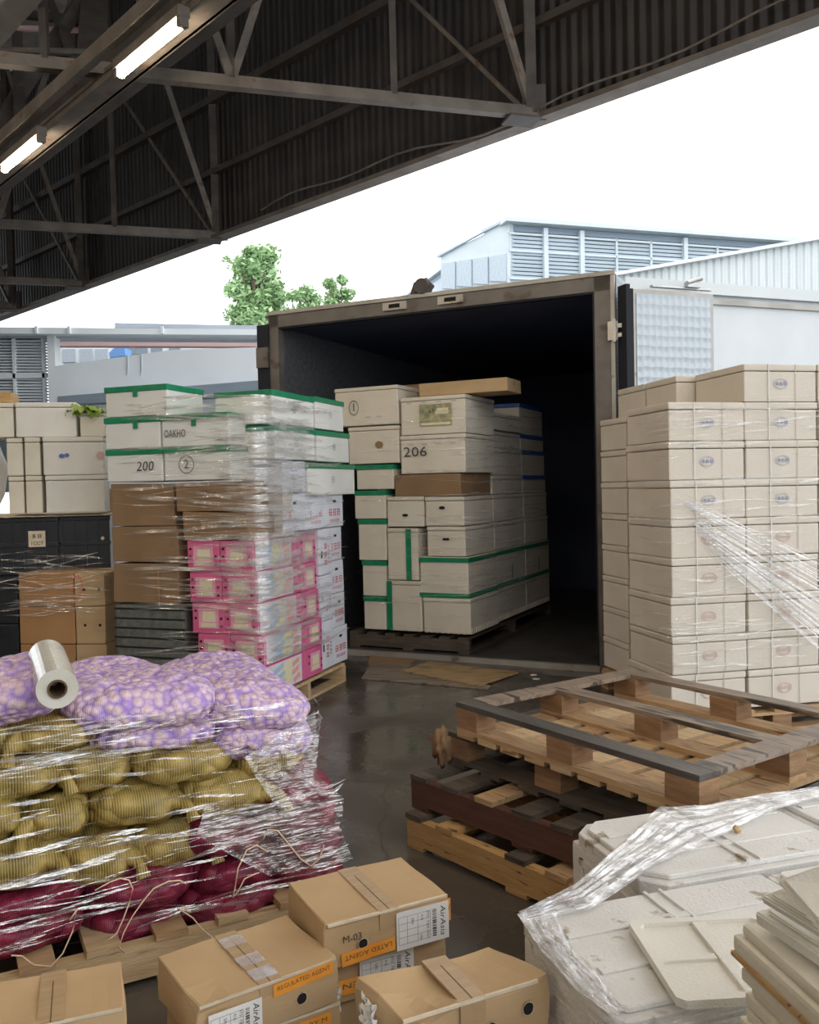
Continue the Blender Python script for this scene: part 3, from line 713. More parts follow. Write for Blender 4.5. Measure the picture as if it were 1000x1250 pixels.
# ================================================================== PALLETS
def pallet(fr_or_loc, ang, Lx, Wy, lb, deck='wood', side='wood', block='wood_block', z=0.0, solid=False, nd=7, flip=False, seed=1, cat='pallet', skip=()):
    """local: x along the length, y along the width, corner at the origin"""
    rnd = random.Random(seed); r = root('wooden_pallet', (fr_or_loc[0], fr_or_loc[1], z), ang, lb, cat)
    T = .018
    def part(nm, mat, *b, jit=.002):
        bm = bmesh.new(); box(bm, *b, None, 0, jit, rnd); return finish(nm, bm, mat, r)
    zs = (0, .022, .115, .137)
    if not flip:
        for i, y in enumerate((0, Wy / 2 - .05, Wy - .1)): part('bottom_board', side, 0, Lx, y, y + .1, 0, T) if not solid else None
        if solid:
            for y in (0, Wy / 2 - .02, Wy - .045): part('stringer', side, 0, Lx, y, y + .045, 0.018, .118)
            for x in (0.0, Lx / 2 - .05, Lx - .1): part('bottom_board', side, x, x + .1, 0, Wy, 0, T)
        else:
            for x in (0, Lx / 2 - .06, Lx - .12):
                for y in (0, Wy / 2 - .05, Wy - .1): part('block', block, x, x + .12, y, y + .1, T, .10)
            for y in (0, Wy / 2 - .05, Wy - .1): part('stringer', side, 0, Lx, y, y + .1, .10, .118)
        for i in range(nd):
            if i in skip: continue
            x = (Lx - .1) * i / (nd - 1) + rnd.uniform(-.01, .01) * (0 < i < nd - 1)
            mm = deck[i % len(deck)] if isinstance(deck, (list, tuple)) else deck
            part('deck_board', mm, x, x + .095, -.005, Wy + rnd.uniform(-.02, .01), .118, .138)
    else:
        for i in range(nd):
            x = (Lx - .1) * i / (nd - 1); mm = deck[i % len(deck)] if isinstance(deck, (list, tuple)) else deck
            part('deck_board', mm, x, x + .105, 0, Wy, 0, .02)
        for y in (0, Wy / 2 - .05, Wy - .1): part('stringer', deck[0] if isinstance(deck, (list, tuple)) else deck, 0, Lx, y, y + .1, .02, .04)
        for x in (0, Lx / 2 - .065, Lx - .13):
            for y in (0, Wy / 2 - .05, Wy - .1): part('block', block, x, x + .13, y, y + .1, .04, .122)
        for i, y in enumerate((0, Wy / 2 - .045, Wy - .09)): part('skid_board', ('wood_wet_dark', side, side)[i] if 'wood_wet_dark' in M else side, 0, Lx, y, y + .09, .122, .142)
        part('skid_board', side, 0, .095, .09, Wy - .09, .122, .1425); part('skid_board', side, Lx - .095, Lx, .09, Wy - .09, .122, .1425)
    return r
M['wood_wet_dark'] = noisy('wood_wet_dark', (.055, .048, .042), (.11, .098, .088), 4, .35, .3, stretch=(1, 6, 6))
# stack of empty pallets, bottom to top
e1 = G(497, 1032)
def corner(px, py, z): p = G(px, py, z); return (p.x, p.y)
pallet(corner(497, 1032, 0), rad(-50), 1.2, 1.0, 'pale yellow wooden pallet at the bottom of the empty stack', ['wood_dark', 'wood_yellow', 'wood', 'wood_dark', 'wood'], 'wood_yellow', z=0.0, solid=True, seed=2, skip=(2,))
pallet(corner(503, 985, .139), rad(-49), 1.2, 1.0, 'dark reddish wooden pallet, second from the bottom of the empty stack', ['wood_dark', 'wood_dark', 'wood', 'wood_dark'], 'wood_red', z=.139, solid=True, seed=3)
pallet(corner(546, 933, .278), rad(-52), 1.15, 1.0, 'dark block pallet, third from the bottom of the empty stack', ['wood_dark', 'wood_wet_dark'], 'wood_dark', 'wood_block', z=.278, seed=4, flip=True, nd=6)
TP = corner(557, 857, .565); PT = pallet(TP, rad(-55.2), 1.19, 1.04, 'brown pallet lying upside down on top of the empty stack', ['wood', 'wood_pale', 'wood'], 'wood_wet', 'wood_block', z=.423, seed=5, flip=True, nd=9)
# torn sack caught in the pallets
bm = bmesh.new(); c = G(545, 905, .40)
bmesh.ops.create_icosphere(bm, subdivisions=3, radius=1)
for v in bm.verts:
    n = noise.noise(v.co * 3) * .9
    v.co = Vector((v.co.x * .035, v.co.y * .04, v.co.z * .07)) * (1 + n) + Vector((c.x - .02, c.y - .02, .385))
tag(finish('crumpled_wrapper', bm, 'card_dark', None, True), 'crumpled brown wrapper hanging at the left corner of the pallet stack', 'wrapper')

# ================================================================== LEFT STACK (pink / green boxes)
LF = Fr(G(324, 883), -math.atan(385 / 1083.0))
pallet(LF.P(-1.15, 0)[:2], LF.a, 1.15, 1.25, 'pallet under the pink and white boxes', ['wood_pale'], 'wood_pale', z=0, solid=True, seed=9, nd=8)
def fit_front(fr, px0, px1, py0, py1, y=0.0):
    x0 = fr.front(px0, (py0 + py1) / 2, y)[0]; x1 = fr.front(px1, (py0 + py1) / 2, y)[0]
    pm = (px0 + px1) / 2; z1 = fr.front(pm, py0, y)[1]; z0 = fr.front(pm, py1, y)[1]
    return x0, x1, z0, z1
def fit_side(fr, px0, px1, py0, py1, x=0.0):
    y0 = fr.side(px0, (py0 + py1) / 2, x)[0]; y1 = fr.side(px1, (py0 + py1) / 2, x)[0]
    pm = (px0 + px1) / 2; z1 = fr.side(pm, py0, x)[1]; z0 = fr.side(pm, py1, x)[1]
    return y0, y1, z0, z1
def mk(kind, size, **k):
    if kind == 'carton': return carton('carton', size, **k)
    if kind == 'foam': return foambox('foam_box', size, **k)
def decal(o, nm, mat, fn):
    bm = bmesh.new(); fn(bm); return finish(nm, bm, mat, o)
def stand_front(fr, px0, px1, py0, py1, y, depth, maker, lb, cat, group, da=0, g=.004, zsnap=None):
    x0, x1, z0, z1 = fit_front(fr, px0, px1, py0, py1, y)
    if zsnap: z0, z1 = zsnap
    s = (x1 - x0 - g, depth, z1 - z0 - g); o = maker(s); put(o, fr, x0 + g / 2, y, z0, s, da, lb, cat, group); o['_s'] = s; return o, s
def stand_side(fr, px0, px1, py0, py1, x, width, maker, lb, cat, group, da=0, g=.004, zsnap=None):
    y0, y1, z0, z1 = fit_side(fr, px0, px1, py0, py1, x)
    if zsnap: z0, z1 = zsnap
    s = (width, y1 - y0 - g, z1 - z0 - g); o = maker(s); put(o, fr, x - width, y0 + g / 2, z0, s, da, lb, cat, group); o['_s'] = s; return o, s
ORD = ('first', 'second', 'third', 'fourth', 'fifth', 'sixth', 'seventh', 'eighth', 'ninth')
# --- pink fruit cartons
zk = [.155, .352, .549, .746, .943, 1.14]
xdr = [.0, .0, -.035, -.05, -.06]     # the tiers creep left as they rise
dlong = fit_side(LF, 306, 372, 700, 700)[1]
def panel(o, s, side, w, h, k):
    m = face_mtx(side, s, 0, -.0)
    decal(o, 'printed_panel', 'lt_pink', lambda b: patch(b, m, w * .62, h * .66, .002))
    decal(o, 'label', 'cream', lambda b: (patch(b, m @ Matrix.Translation((w * .02, h * .06, .0022)), w * .40, h * .34, .0006), patch(b, m @ Matrix.Translation((.0, -h * .22, .0022)), w * .46, h * .14, .0006)))
    def holes(b):
        for (i, j) in ((-1, 0), (1, 0), (1, -.5), (-1, .5)): disc(b, m @ Matrix.Translation((i * w * .40, j * h * .5, .002)), .009)
    decal(o, 'air_holes', 'hole', holes)
def stripes(o, s, k):
    rr = random.Random(k)
    m = face_mtx('right', s, 0, 0)
    w, h = s[1], s[2]
    for nm, mat, dx, ww in (('blue_print', M['pk_blue'], -.18, .22), ('yellow_print', M['pk_yellow'], .02, .2), ('orange_print', M['pk_orange'], .22, .16)):
        def f(b):
            x = dx * w
            for i in range(3): 
                q = m @ Matrix.Translation((x + rr.uniform(-.02, .02), (i - 1) * h * .27, .002)) @ Matrix.Rotation(.25, 4, 'Z'); patch(b, q, ww * w, h * .17, .0006)
        decal(o, nm, mat, f)
    for q, ww in ((.43, .12), (-.47, .03)): decal(o, 'pink_edge', 'pink', lambda b: patch(b, m @ Matrix.Translation((w * q, 0, .002)), w * ww, h * .96, .0006))
M['pk_blue'] = plain('pk_blue', (.45, .60, .78), .5); M['pk_yellow'] = plain('pk_yellow', (.85, .80, .42), .5); M['pk_orange'] = plain('pk_orange', (.86, .42, .34), .5)
M['pk_white'] = plain('pk_white', (.78, .74, .78), .5)
for r_ in range(5):
    z0, z1 = zk[r_], zk[r_ + 1]; dx = xdr[r_]
    for c_ in range(2):
        w = .232; x1 = dx - c_ * .238; s = (w, dlong, z1 - z0 - .004)
        t = root('fruit_carton', (0, 0, 0)); finish('body', body_bm(s, .004, .002), 'pink' , t)
        panel(t, s, 'front', s[0], s[2], r_)
        if c_ == 0:
            decal(t, 'side_print', 'pk_white', lambda b: patch(b, face_mtx('right', s, 0, 0, .0005), s[1] * .98, s[2] * .94, .0012)); stripes(t, s, r_)
        put(t, LF, x1 - w, 0, z0, s, R.uniform(-.01, .01), f'pink fruit carton, {ORD[r_]} tier up, {"at the corner of the stack" if c_ == 0 else "beside the netted crate and brown cartons"}', 'carton', 'pink fruit cartons')
    y0, y1, _, _ = fit_side(LF, 372 + r_ * -2 + 0, 396 - r_ * 0, 740, 740); y0 = dlong + .006
    s = (.40, .245, z1 - z0 - .004); t = root('fruit_carton', (0, 0, 0)); finish('body', body_bm(s, .004, .002), 'pink', t); panel(t, s, 'right', s[1], s[2], r_)
    put(t, LF, dx * .6 + .0 - s[0], y0, z0, s, R.uniform(-.01, .01), f'pink fruit carton turned end-out, {ORD[r_]} tier up, beside the small white cartons', 'carton', 'pink fruit cartons')
# --- small white cartons with red print (right face, far end)
def wc(px0, px1, py0, py1, lb, vert=False, x=0.0, da=0, zs=None):
    o, s = stand_side(LF, px0, px1, py0, py1, x, .30, lambda s: carton('white_carton', s, 'white_carton', None, 0, .003), lb, 'carton', 'small white cartons with red print', da, zsnap=zs)
    m = face_mtx('right', s, 0, -.02)
    rr = random.Random(px0 + py0)
    sz = min(s[1] * .23, s[2] * .2)
    q = m @ Matrix.Rotation(PI / 2, 4, 'Z') if vert else m
    decal(o, 'red_lettering', 'red_ink', lambda b: (glyphs(b, q, 3, sz, 1.25, rr), glyphs(b, q @ Matrix.Translation((0, -sz * 1.1, 0)), 5, sz * .45, 1.3, rr)))
    decal(o, 'hand_hole', 'hole', lambda b: patch(b, q @ Matrix.Translation((0, (s[1] if vert else s[2]) * .32, 0)), .05, .018, .0005))
    return o
ya, yb, yc = dlong + .26, dlong + .26 + .215, dlong + .26 + .46
def zc(py, px=398): return LF.side(px, py)[1]
def wcy(y0, y1, z0, z1, lb, vert=False, x=0, da=0):
    s = (.30, y1 - y0 - .004, z1 - z0 - .004); o = carton('white_carton', s, 'white_carton', None, 0, .003)
    put(o, LF, x - s[0], y0, z0, s, da, lb, 'carton', 'small white cartons with red print')
    m = face_mtx('right', s, 0, -.02); rr = random.Random(int(z0 * 1000 + y0 * 77)); q = m @ Matrix.Rotation(PI / 2, 4, 'Z') if vert else m
    sz = min(s[1], s[2]) * .22
    decal(o, 'red_lettering', 'red_ink', lambda b: (glyphs(b, q, 3, sz, 1.25, rr), glyphs(b, q @ Matrix.Translation((0, -sz * 1.1, 0)), 5, sz * .45, 1.3, rr)))
    decal(o, 'hand_hole', 'hole', lambda b: patch(b, q @ Matrix.Translation((0, (s[1] if vert else s[2]) * .32, 0)), .05, .018, .0005))
hA = [.155, .505, .835, 1.17]
for i in range(3): wcy(ya, yb, hA[i], hA[i + 1], f'white carton with sideways red print, {ORD[i]} up in the column beside pink cartons', True, -.01)
hB = [.155, .425, .675, .92, 1.17]
for i in range(4): wcy(yb, yc, hB[i], hB[i + 1], f'white carton with red print, {ORD[i]} up in the end column above pallet corner', False, -.01 - .01 * i, (-.02, .05, -.04, .03)[i])
z5 = 1.172; z6 = 1.43
q0 = LF.side(348, 580)[0]; qs = [q0, q0 + (yc - q0) * .34, q0 + (yc - q0) * .67, yc]
for i in range(3): wcy(qs[i], qs[i + 1], z5, z6, ('white carton with red print standing on the pink cartons, beside the brown cartons', 'white carton with red print, middle one of the three under the lone green-taped box', 'white carton with red print, farthest of three under the lone green-taped box')[i], False, -.02)
# brown boxes behind the film on the right face, front portion of tier above the pinks
def brown(px0, px1, py0, py1, y, dep, lb, mat='card_dark', **k):
    return stand_front(LF, px0, px1, py0, py1, y, dep, lambda s: carton('carton', s, mat, 'pack_tape', 0, .008), lb, 'carton', 'brown cartons in the tall mixed stack', **k)
X = lambda px, py, y=0: LF.front(px, py, y)[0]
o, s = brown(224, 303, 625, 662, .0, .50, 'brown carton resting on the pink cartons, under the larger dark carton', zsnap=(1.145, 1.322))
decal(o, 'faded_print', 'cut_edge', lambda b: add_text(b, 'SHIMEI', .05, face_mtx('front', s, -.03, .01)))
o, s = brown(215, 296, 585, 625, .0, .50, 'dark brown carton under the white box marked with a circled 2', zsnap=(1.326, 1.515))
decal(o, 'faded_print', 'seam', lambda b: add_text(b, 'ALCHEMICKTON', .035, face_mtx('front', s, 0, .03)))
brown(137, 213, 590, 642, .03, .55, 'brown carton at the left edge, directly under the white box marked 200')
brown(136, 217, 643, 686, .02, .55, 'brown carton with a shiny film patch, third from the top of the left brown column')
o, s = brown(138, 217, 687, 736, .01, .55, 'large plain brown carton with an orange stripe, above the grey crate')
decal(o, 'printed_stripe', 'card_red', lambda b: (patch(b, face_mtx('front', s, s[0] * .22, 0, .008), .012, s[2] * .9),))
# grey netted crate at the bottom left
x0, x1, z0, z1 = fit_front(LF, 142, 226, 738, 860, .02)
s = (x1 - x0, .6, z1 - .15); t = root('netted_crate', (0, 0, 0)); bm = bmesh.new(); box(bm, -s[0] / 2, s[0] / 2, -s[1] / 2, s[1] / 2, 0, s[2], None, .02, .004); finish('body', bm, 'grey_net', t)
bm = bmesh.new()
for i in range(9): z = s[2] * (i + .5) / 9; box(bm, -s[0] / 2 - .004, s[0] / 2 + .004, -s[1] / 2 - .004, -s[1] / 2 + .004, z - .006, z + .006)
finish('rib', bm, 'black_plastic', t)
put(t, LF, x0, .02, .15, s, 0, 'grey netted crate at the bottom left of the pink carton stack', 'crate')
# --- white boxes with green tape on top
def green(fn, *a, tabs=(), dirty=False, **k):
    return fn(LF, *a, lambda s: foambox('foam_box', s, 'foam', 'green_tape', tabs, False, .032), *k['l'], **{q: v for q, v in k.items() if q != 'l'})
GG = 'white foam boxes with green tape on the tall mixed stack'
def gf(px0, px1, z0, z1, dep, lb, y=0.0, tabs=(), pym=540, xoff=0):
    x0 = LF.front(px0, pym, y)[0]; x1 = LF.front(px1, pym, y)[0]; s = (x1 - x0 - .004, dep, z1 - z0 - .003)
    o = foambox('foam_box', s, 'foam_g', 'green_tape', tabs, False, .032); put(o, LF, x0, y, z0, s, R.uniform(-.008, .008), lb, 'foam box', GG); return o, s
M['foam_g'] = noisy('foam_g', (.70, .70, .66), (.80, .80, .77), 3, .7, .2, bscale=150)
t3 = (1.52, 1.74); t2 = (1.743, 1.955); t1 = (1.958, 2.165)
zz = lambda py, px=281: LF.front(px, py)[1]
print('tiers', [round(zz(y), 3) for y in (464, 508, 545, 583)], 'yc', yc, dlong)
t3 = (zz(585), zz(543)); t2 = (zz(542), zz(502)); 
t1 = (zz(504, 200), zz(468, 200))
t3 = (max(t3[0], 1.517), t3[1]); t2 = (t3[1] + .002, t2[1]); t1 = (t2[1] + .002, t1[1] + .0)
o, s = gf(129, 198, *t3, .5, 'white green-taped box marked 200, lower left of the three tiers')
decal(o, 'handwriting', 'marker', lambda b: add_text(b, '200', .09, face_mtx('front', s, .09, -.01, .006), shear=.15))
o, s = gf(199, 281, *t3, .5, 'white green-taped box marked with a circled 2, lower right of the three tiers')
decal(o, 'handwriting', 'marker', lambda b: (add_text(b, '2', .08, face_mtx('front', s, -.07, -.005, .006)), ring(b, face_mtx('front', s, -.07, -.005, .006), .055, .005)))
o, s = gf(128, 196, *t2, .5, 'plain white green-taped box in the middle tier at the left edge', tabs=(('front', .03, .035, .055),))
o, s = gf(197, 280, *t2, .5, 'white green-taped box with handwriting, middle tier at the corner', tabs=(('front', .0, .035, .055),))
decal(o, 'handwriting', 'marker', lambda b: add_text(b, 'OAKHO', .07, face_mtx('front', s, -.14, -.02, .006), width=.16))
o, s = gf(128, 205, *t1, .42, 'white green-taped box alone on the top tier at the left', tabs=(('front', .0, .035, .05),), pym=485)
# right-face green boxes
def seal(o, s, mat='faint_blue', side='right', a=0, b=0, r=.035, sx=1, txt=True):
    m = face_mtx(side, s, a, b, .004)
    decal(o, 'printed_mark', mat, lambda bb: (ring(bb, m, r, .004, sx), glyphs(bb, m, 2, r * .55, 1.2)))
def gs(px0, px1, py0, py1, lb, x=0.0, w=.42, tabs=(), sealed=True):
    y0, y1, z0, z1 = fit_side(LF, px0, px1, py0, py1, x); s = (w, y1 - y0 - .004, z1 - z0 - .004)
    o = foambox('foam_box', s, 'foam_g', 'green_tape', tabs, False, .03); put(o, LF, x - w, y0, z0, s, 0, lb, 'foam box', GG)
    if sealed: seal(o, s, 'grey_ink', r=.022)
    return o
gs(336, 386, 521, 561, 'white box with loose green tape, second tier, middle of the right-hand face')
gs(387, 427, 527, 564, 'white box with torn green tape, second tier, far end of the right-hand face', x=-.02)
gs(332, 384, 480, 519, 'white green-taped box in the top tier beside the corner of the right-hand face')
gs(385, 420, 487, 525, 'white green-taped box at the far end of the top tier', x=-.02)
gs(376, 434, 566, 604, 'lone white green-taped box standing on the small white cartons', x=.01)
# boxes behind in the top tier (tops over the front row)
o = gf(258, 326, t2[0] + .1, t2[1] + .06, .36, 'white green-taped box standing behind the front row of the top tier', y=.56, pym=500)
sy0, sy1, sz0, sz1 = fit_side(LF, 345, 373, 563, 604); s = (.3, sy1 - sy0, sz1 - 1.435)
o = carton('white_carton', s, 'white_carton', None); put(o, LF, -.30, sy0, 1.435, s, 0, 'white carton with fine print, left of the lone green-taped box', 'carton')
decal(o, 'red_lettering', 'grey_ink', lambda b: [glyphs(b, face_mtx('right', s, 0, -.05 + .03 * i), 5, .012, 1.4) for i in range(4)])
# brown boxes inside right face between corner and whites (blurred by film)
y1_ = q0 - .004
for i, (a, b, lb) in enumerate(((1.145, 1.325, 'lower'), (1.329, 1.512, 'upper'))):
    s = (.34, y1_ - .51, b - a); o = carton('carton', s, 'foam_grey', None, 0, .006); put(o, LF, -.36, .505, a, s, 0, f'pale carton behind the brown cartons on the pink tier, {lb} of two', 'carton')
wrap('stretch_film', 'clear stretch film wound round the pink, brown and green-taped boxes', LF, [(-1.08, 0), (0, 0), (0, yc)], .36, 2.05, 190, .003, .028, .05, 21, 'film', .016, .07, .12, .6)
wrap('stretch_film', 'band of clear film smeared over the corner of the green-taped boxes', LF, [(-.35, 0), (0.0, 0), (0.0, .75)], .40, 1.95, 300, .003, .030, .08, 22, 'film_soft', .022, .05, .4, .9)

# ================================================================== RIGHT STACK of white foam fish boxes
RF = Fr(G(821, 905), math.atan(1083 / 2600.0) * .55)
zc_ = [RF.front(822, y)[1] for y in (863, 490)]; print('right', zc_)
rh = (zc_[1] - .15) / 8; wcol = [0, RF.front(912, 680)[0]]; wcol.append(wcol[1] + RF.front(912, 680)[0]); wcol.append(wcol[2] + wcol[1])
M['foam_r'] = noisy('foam_r', (.64, .58, .50), (.72, .66, .58), 3, .7, .2, bscale=150, spots=((.56, .47, .36), 8, .70))
pallet(RF.P(-.02, 0)[:2], RF.a, wcol[3], .62, 'pallet hidden under the tall white fish box stack', ['wood'], 'wood', z=0, seed=11)
COLN = ('corner column', 'second column from truck', 'third column from truck')
for c in range(3):
    for i in range(9 if c else 8):
        w = wcol[c + 1] - wcol[c] - .006; s = (w, .52, rh - .003)
        o = foambox('fish_box', s, 'foam_r', None, (), False, .04)
        put(o, RF, wcol[c] + .002 + R.uniform(-.006, .006), R.uniform(0, .012), .15 + i * rh, s, R.uniform(-.01, .01), f'white fish box with {"blue" if i >= 5 else "red"} oval mark, {ORD[i]} from the bottom, {COLN[c]}', 'foam box', 'tall white fish boxes at the right')
        mt = 'blue_ink' if i >= 5 else 'faint_red'
        m = face_mtx('front', s, .0, -.005, .003)
        decal(o, 'oval_mark', 'faint_blue' if i >= 5 else 'faint_red', lambda b: ring(b, m, .027, .005, 1.5))
        decal(o, 'mark_lettering', mt, lambda b: glyphs(b, m, 3, .020, 1.25))
        decal(o, 'white_strap', 'paper', lambda b: [patch(b, face_mtx('front', s, q * w, 0, .002), .006, s[2] * .98, .003) for q in (-.17,)])
        decal(o, 'groove', 'foam_grey', lambda b: [patch(b, face_mtx('front', s, q * w, 0, .0015), .004, s[2] * .98, .001) for q in (.2,)])
for i in range(2):
    s = (.40, .4, rh - .003); o = foambox('fish_box', s, 'foam_r', None, (), False, .04)
    put(o, RF, wcol[1] - .12 + .0, .55 + i * .42, .15 + 8 * rh - (0 if i == 0 else .0), s, 0, ('white foam fish box standing on the back row, showing left of the top box', 'white foam fish box farthest back on the top of the stack')[i], 'foam box', 'tall white fish boxes at the right')
    s2 = (.8, .4, .15 + 8 * rh - .004 - .15)
for i in range(8):
    s = (.46, .40, rh - .003)
    for k in range(2):
        o = foambox('fish_box', s, 'foam_r', None, (), False, .04)
        put(o, RF, .22 + .0, .55 + k * .42, .15 + i * rh, s, 0, f'white foam fish box hidden in the back row, {ORD[i]} tier up', 'foam box', f'back row fish boxes, {ORD[i]} tier')
pallet(RF.P(.2, .64)[:2], RF.a, 1.0, .72, 'pallet under the back row of white fish boxes', ['wood'], 'wood', z=0, seed=12)
wrap('stretch_film', 'clear stretch film wound round the tall white fish boxes', RF, [(0, .52), (0, 0), (wcol[3], 0)], .4, 1.93, 120, .002, .014, .05, 31, 'film_soft', .012, .06, .1, .5)
# diagonal pulled strands
rnd = random.Random(5); bm = bmesh.new()
def rp3(px, py, off): x, z = RF.front(px, py, -off); return RF.P(x, -off, z)
for k in range(42):
    t = k / 41; a = (826 + 40 * t + rnd.uniform(-6, 6), 597 + 75 * t + rnd.uniform(-5, 5)); b = (1040 + rnd.uniform(-5, 5), 705 + 120 * t ** 1.2 + rnd.uniform(-8, 8))
    pts = [rp3(a[0] + (b[0] - a[0]) * i / 12, a[1] + (b[1] - a[1]) * (i / 12), .02 + .10 * (i / 12) + rnd.uniform(0, .004)) for i in range(13)]
    ribbon(bm, pts, rnd.uniform(.0015, .007) * (1.8 if rnd.random() < .15 else 1), .5)
o = finish('film_strands', bm, 'film_sheet', None, True); tag(o, 'bundle of stretched film strands running diagonally across the white fish boxes', 'plastic film')
# ================================================================== CARGO IN THE TRUCK
CF = Fr(G(573, 799, .036), TF.a - rad(1))
PZ = CF.front(575, 775)[1]
def IM(x, y): return 320 + .46 * x, 330 + .46 * y          # pixel of my 1000x1087 enlargement -> photograph
pallet(CF.P(-1.15, 0)[:2], CF.a, 1.15, max(1.2, CF.side(673, 730)[0]), 'dark pallet under the load inside the truck', ['wood_dark'], 'wood_dark', 'wood_dark', z=.036, solid=True, seed=14)
GC = 'load inside the truck'
def cb(fn_side, X0_, X1_, Y0_, Y1_, off, dep, lb, kind='foam', mat='foam_c', tape=None, tabs=(), da=0, ribs=False, **k):
    a, b = IM(X0_, Y0_), IM(X1_, Y1_)
    if kind == 'foam': mkf = lambda s: foambox('foam_box', s, mat, tape, tabs, ribs, .035)
    else: mkf = lambda s: carton('carton', s, mat, 'pack_tape', 0, .004)
    f = stand_side if fn_side else stand_front
    return f(CF, a[0], b[0], a[1], b[1], off, dep, mkf, lb, 'foam box' if kind == 'foam' else 'carton', GC, da, **k)
M['foam_c'] = noisy('foam_c', (.66, .60, .50), (.75, .69, .59), 3, .7, .2, bscale=150, spots=((.5, .42, .30), 7, .70))
GT = 'green_tape'
# columns on the left-hand face; levels along the corner column
YS = max(.46, CF.side(606, 660)[0] - .006)
def Lz(y, x=540): return CF.front(*IM(x, y))[1]
zB = [PZ, Lz(870), Lz(760), Lz(678), Lz(598), Lz(536), Lz(430), Lz(325)]
print('yc', [round(CF.side(a, b)[0], 3) for a, b in ((605, 660), (622, 745), (660, 560), (668, 640), (673, 730))]); print('cargo', [round(z, 3) for z in zB])
def cfB(x0, x1, i, lb, dep=None, y=0.0, j=None, **k):
    ym = {0: 920, 1: 815, 2: 720, 3: 640, 4: 565, 5: 480, 6: 378}[i]
    dep = dep or YS
    return cb(False, x0, x1, ym, ym, y, dep, lb, zsnap=(zB[i], zB[(i if j is None else j) + 1] - .002), **k)
o, s = cfB(427, 555, 0, 'ribbed white foam box at the bottom corner of the load in the truck', ribs=True, tape=None)
o, s = cfB(418, 549, 1, 'white foam box with a green tape band, second up the corner of the truck load', tape=None)
decal(o, 'green_band', GT, lambda b: (box(b, -s[0] / 2 - .003, s[0] / 2 + .003, -s[1] / 2 - .003, s[1] / 2, -.002, .035), box(b, -s[0] / 2 - .003, s[0] / 2 + .003, -s[1] / 2 - .003, s[1] / 2, s[2] - .045, s[2] - .006)))
o, s = cfB(437, 541, 2, 'white foam box without tape, third up the corner of the truck load')
decal(o, 'hand_hole', 'hole', lambda b: patch(b, face_mtx('front', s, 0, .02, .003), .06, .02))
o, s = cfB(432, 537, 3, 'white box with an oval hand hole, fourth up the corner of the truck load')
decal(o, 'hand_hole', 'hole', lambda b: disc(b, face_mtx('front', s, -.02, .03, .004), .014, 2.0))
o, s = cfB(352, 528, 4, 'flat brown carton squeezed between white boxes in the truck', kind='carton', mat='card_dark')
o, s = cfB(366, 541, 5, 'large white foam box just above the flat brown carton in the truck')
decal(o, 'handwriting', 'marker', lambda b: add_text(b, '206', .12, face_mtx('front', s, -.16, .02, .005), width=.22))
decal(o, 'printed_border', 'grey_ink', lambda b: [add_text(b, 'NAME', .018, face_mtx('front', s, -.2 + .13 * i, .085, .005)) for i in range(4)])
o, s = cfB(366, 541, 6, 'large white foam box with a small picture label, high in the truck')
decal(o, 'picture_label', M['pic'] if 'pic' in M else 'cream', lambda b: patch(b, face_mtx('front', s, .03, .0, .003), .30, .185)) if False else None
m = face_mtx('front', s, .03, .0, .003)
M['pic'] = noisy('pic', (.20, .24, .14), (.52, .44, .24), 22, .5, .0)
decal(o, 'picture_label', 'pic', lambda b: patch(b, m, .30, .185))
decal(o, 'label_band', 'cream', lambda b: (patch(b, m @ Matrix.Translation((0, -.075, .0014)), .27, .02), patch(b, m @ Matrix.Translation((.06, .03, .0014)), .12, .05, .0006)))
decal(o, 'label_lettering', 'hole', lambda b: add_text(b, 'KAP', .045, m @ Matrix.Translation((-.02, .035, .003)) @ Matrix.Rotation(.25, 4, 'Z')))
decal(o, 'printed_border', 'grey_ink', lambda b: [add_text(b, 'NAME', .018, face_mtx('front', s, -.22 + .14 * i, .11, .005)) for i in range(4)])
# left column A
def cfA(x0, x1, y0, y1, lb, dep=.42, y=0.0, **k): return cb(False, x0, x1, y0, y1, y, dep, lb, **k)
zA = lambda y: CF.front(*IM(300, y))[1]
def A(x0, x1, z0, z1, lb, ym, **k): return cb(False, x0, x1, ym, ym, k.pop('y', 0.0), .42, lb, zsnap=(z0, z1 - .002), **k)
A(270, 330, PZ, zA(865), 'white foam box at the bottom left of the truck load', 910, tape=GT)
A(332, 424, PZ, zA(820), 'white foam box stood on end with vertical green tape, bottom of the truck load', 890)
o = bpy.data.objects  # (last box is taped down its middle)
def last(): return [q for q in bpy.data.objects if q.get('label') and q.parent is None][-1]
def vtape(lb, a=0.0):
    q = next(x for x in bpy.data.objects if x.get('label') == lb); s = tuple(q['_s'])
    decal(q, 'vertical_tape', GT, lambda b: patch(b, face_mtx('front', s, a, 0, .004), .05, s[2] * .98, .002))
vtape('white foam box stood on end with vertical green tape, bottom of the truck load', -.14)
A(266, 330, zA(865) + .002, zA(770), 'white foam box, second from the bottom at the left of the truck load', 820, tape=GT)
A(332, 415, zA(820) + .002, zA(683), 'white foam box stood on end with a vertical green tape, upper of the two', 750); vtape('white foam box stood on end with a vertical green tape, upper of the two', .06)
A(255, 330, zA(770) + .002, zA(660), 'white foam box, third from the bottom at the left of the truck load', 710, tape=GT)
A(245, 329, zA(660) + .002, zA(583), 'small white foam box below the flat taped one at the left of the truck load', 630, tape=GT)
o, s = A(331, 430, zA(681) + .002, zA(600), 'white carton with a dark hand slot, left of the oval-holed box in the truck', 640)
decal(o, 'hand_slot', 'hole', lambda b: disc(b, face_mtx('front', s, 0, -.03, .004), .012, 2.4))
A(250, 350, zA(581), zA(515), 'flat white foam box with green tape on its lid, left of the flat brown carton', 555, tape=GT)
o, s = A(228, 364, zA(513) + .001, zA(412), 'white foam box with a dark smudge, upper left of the truck load', 470)
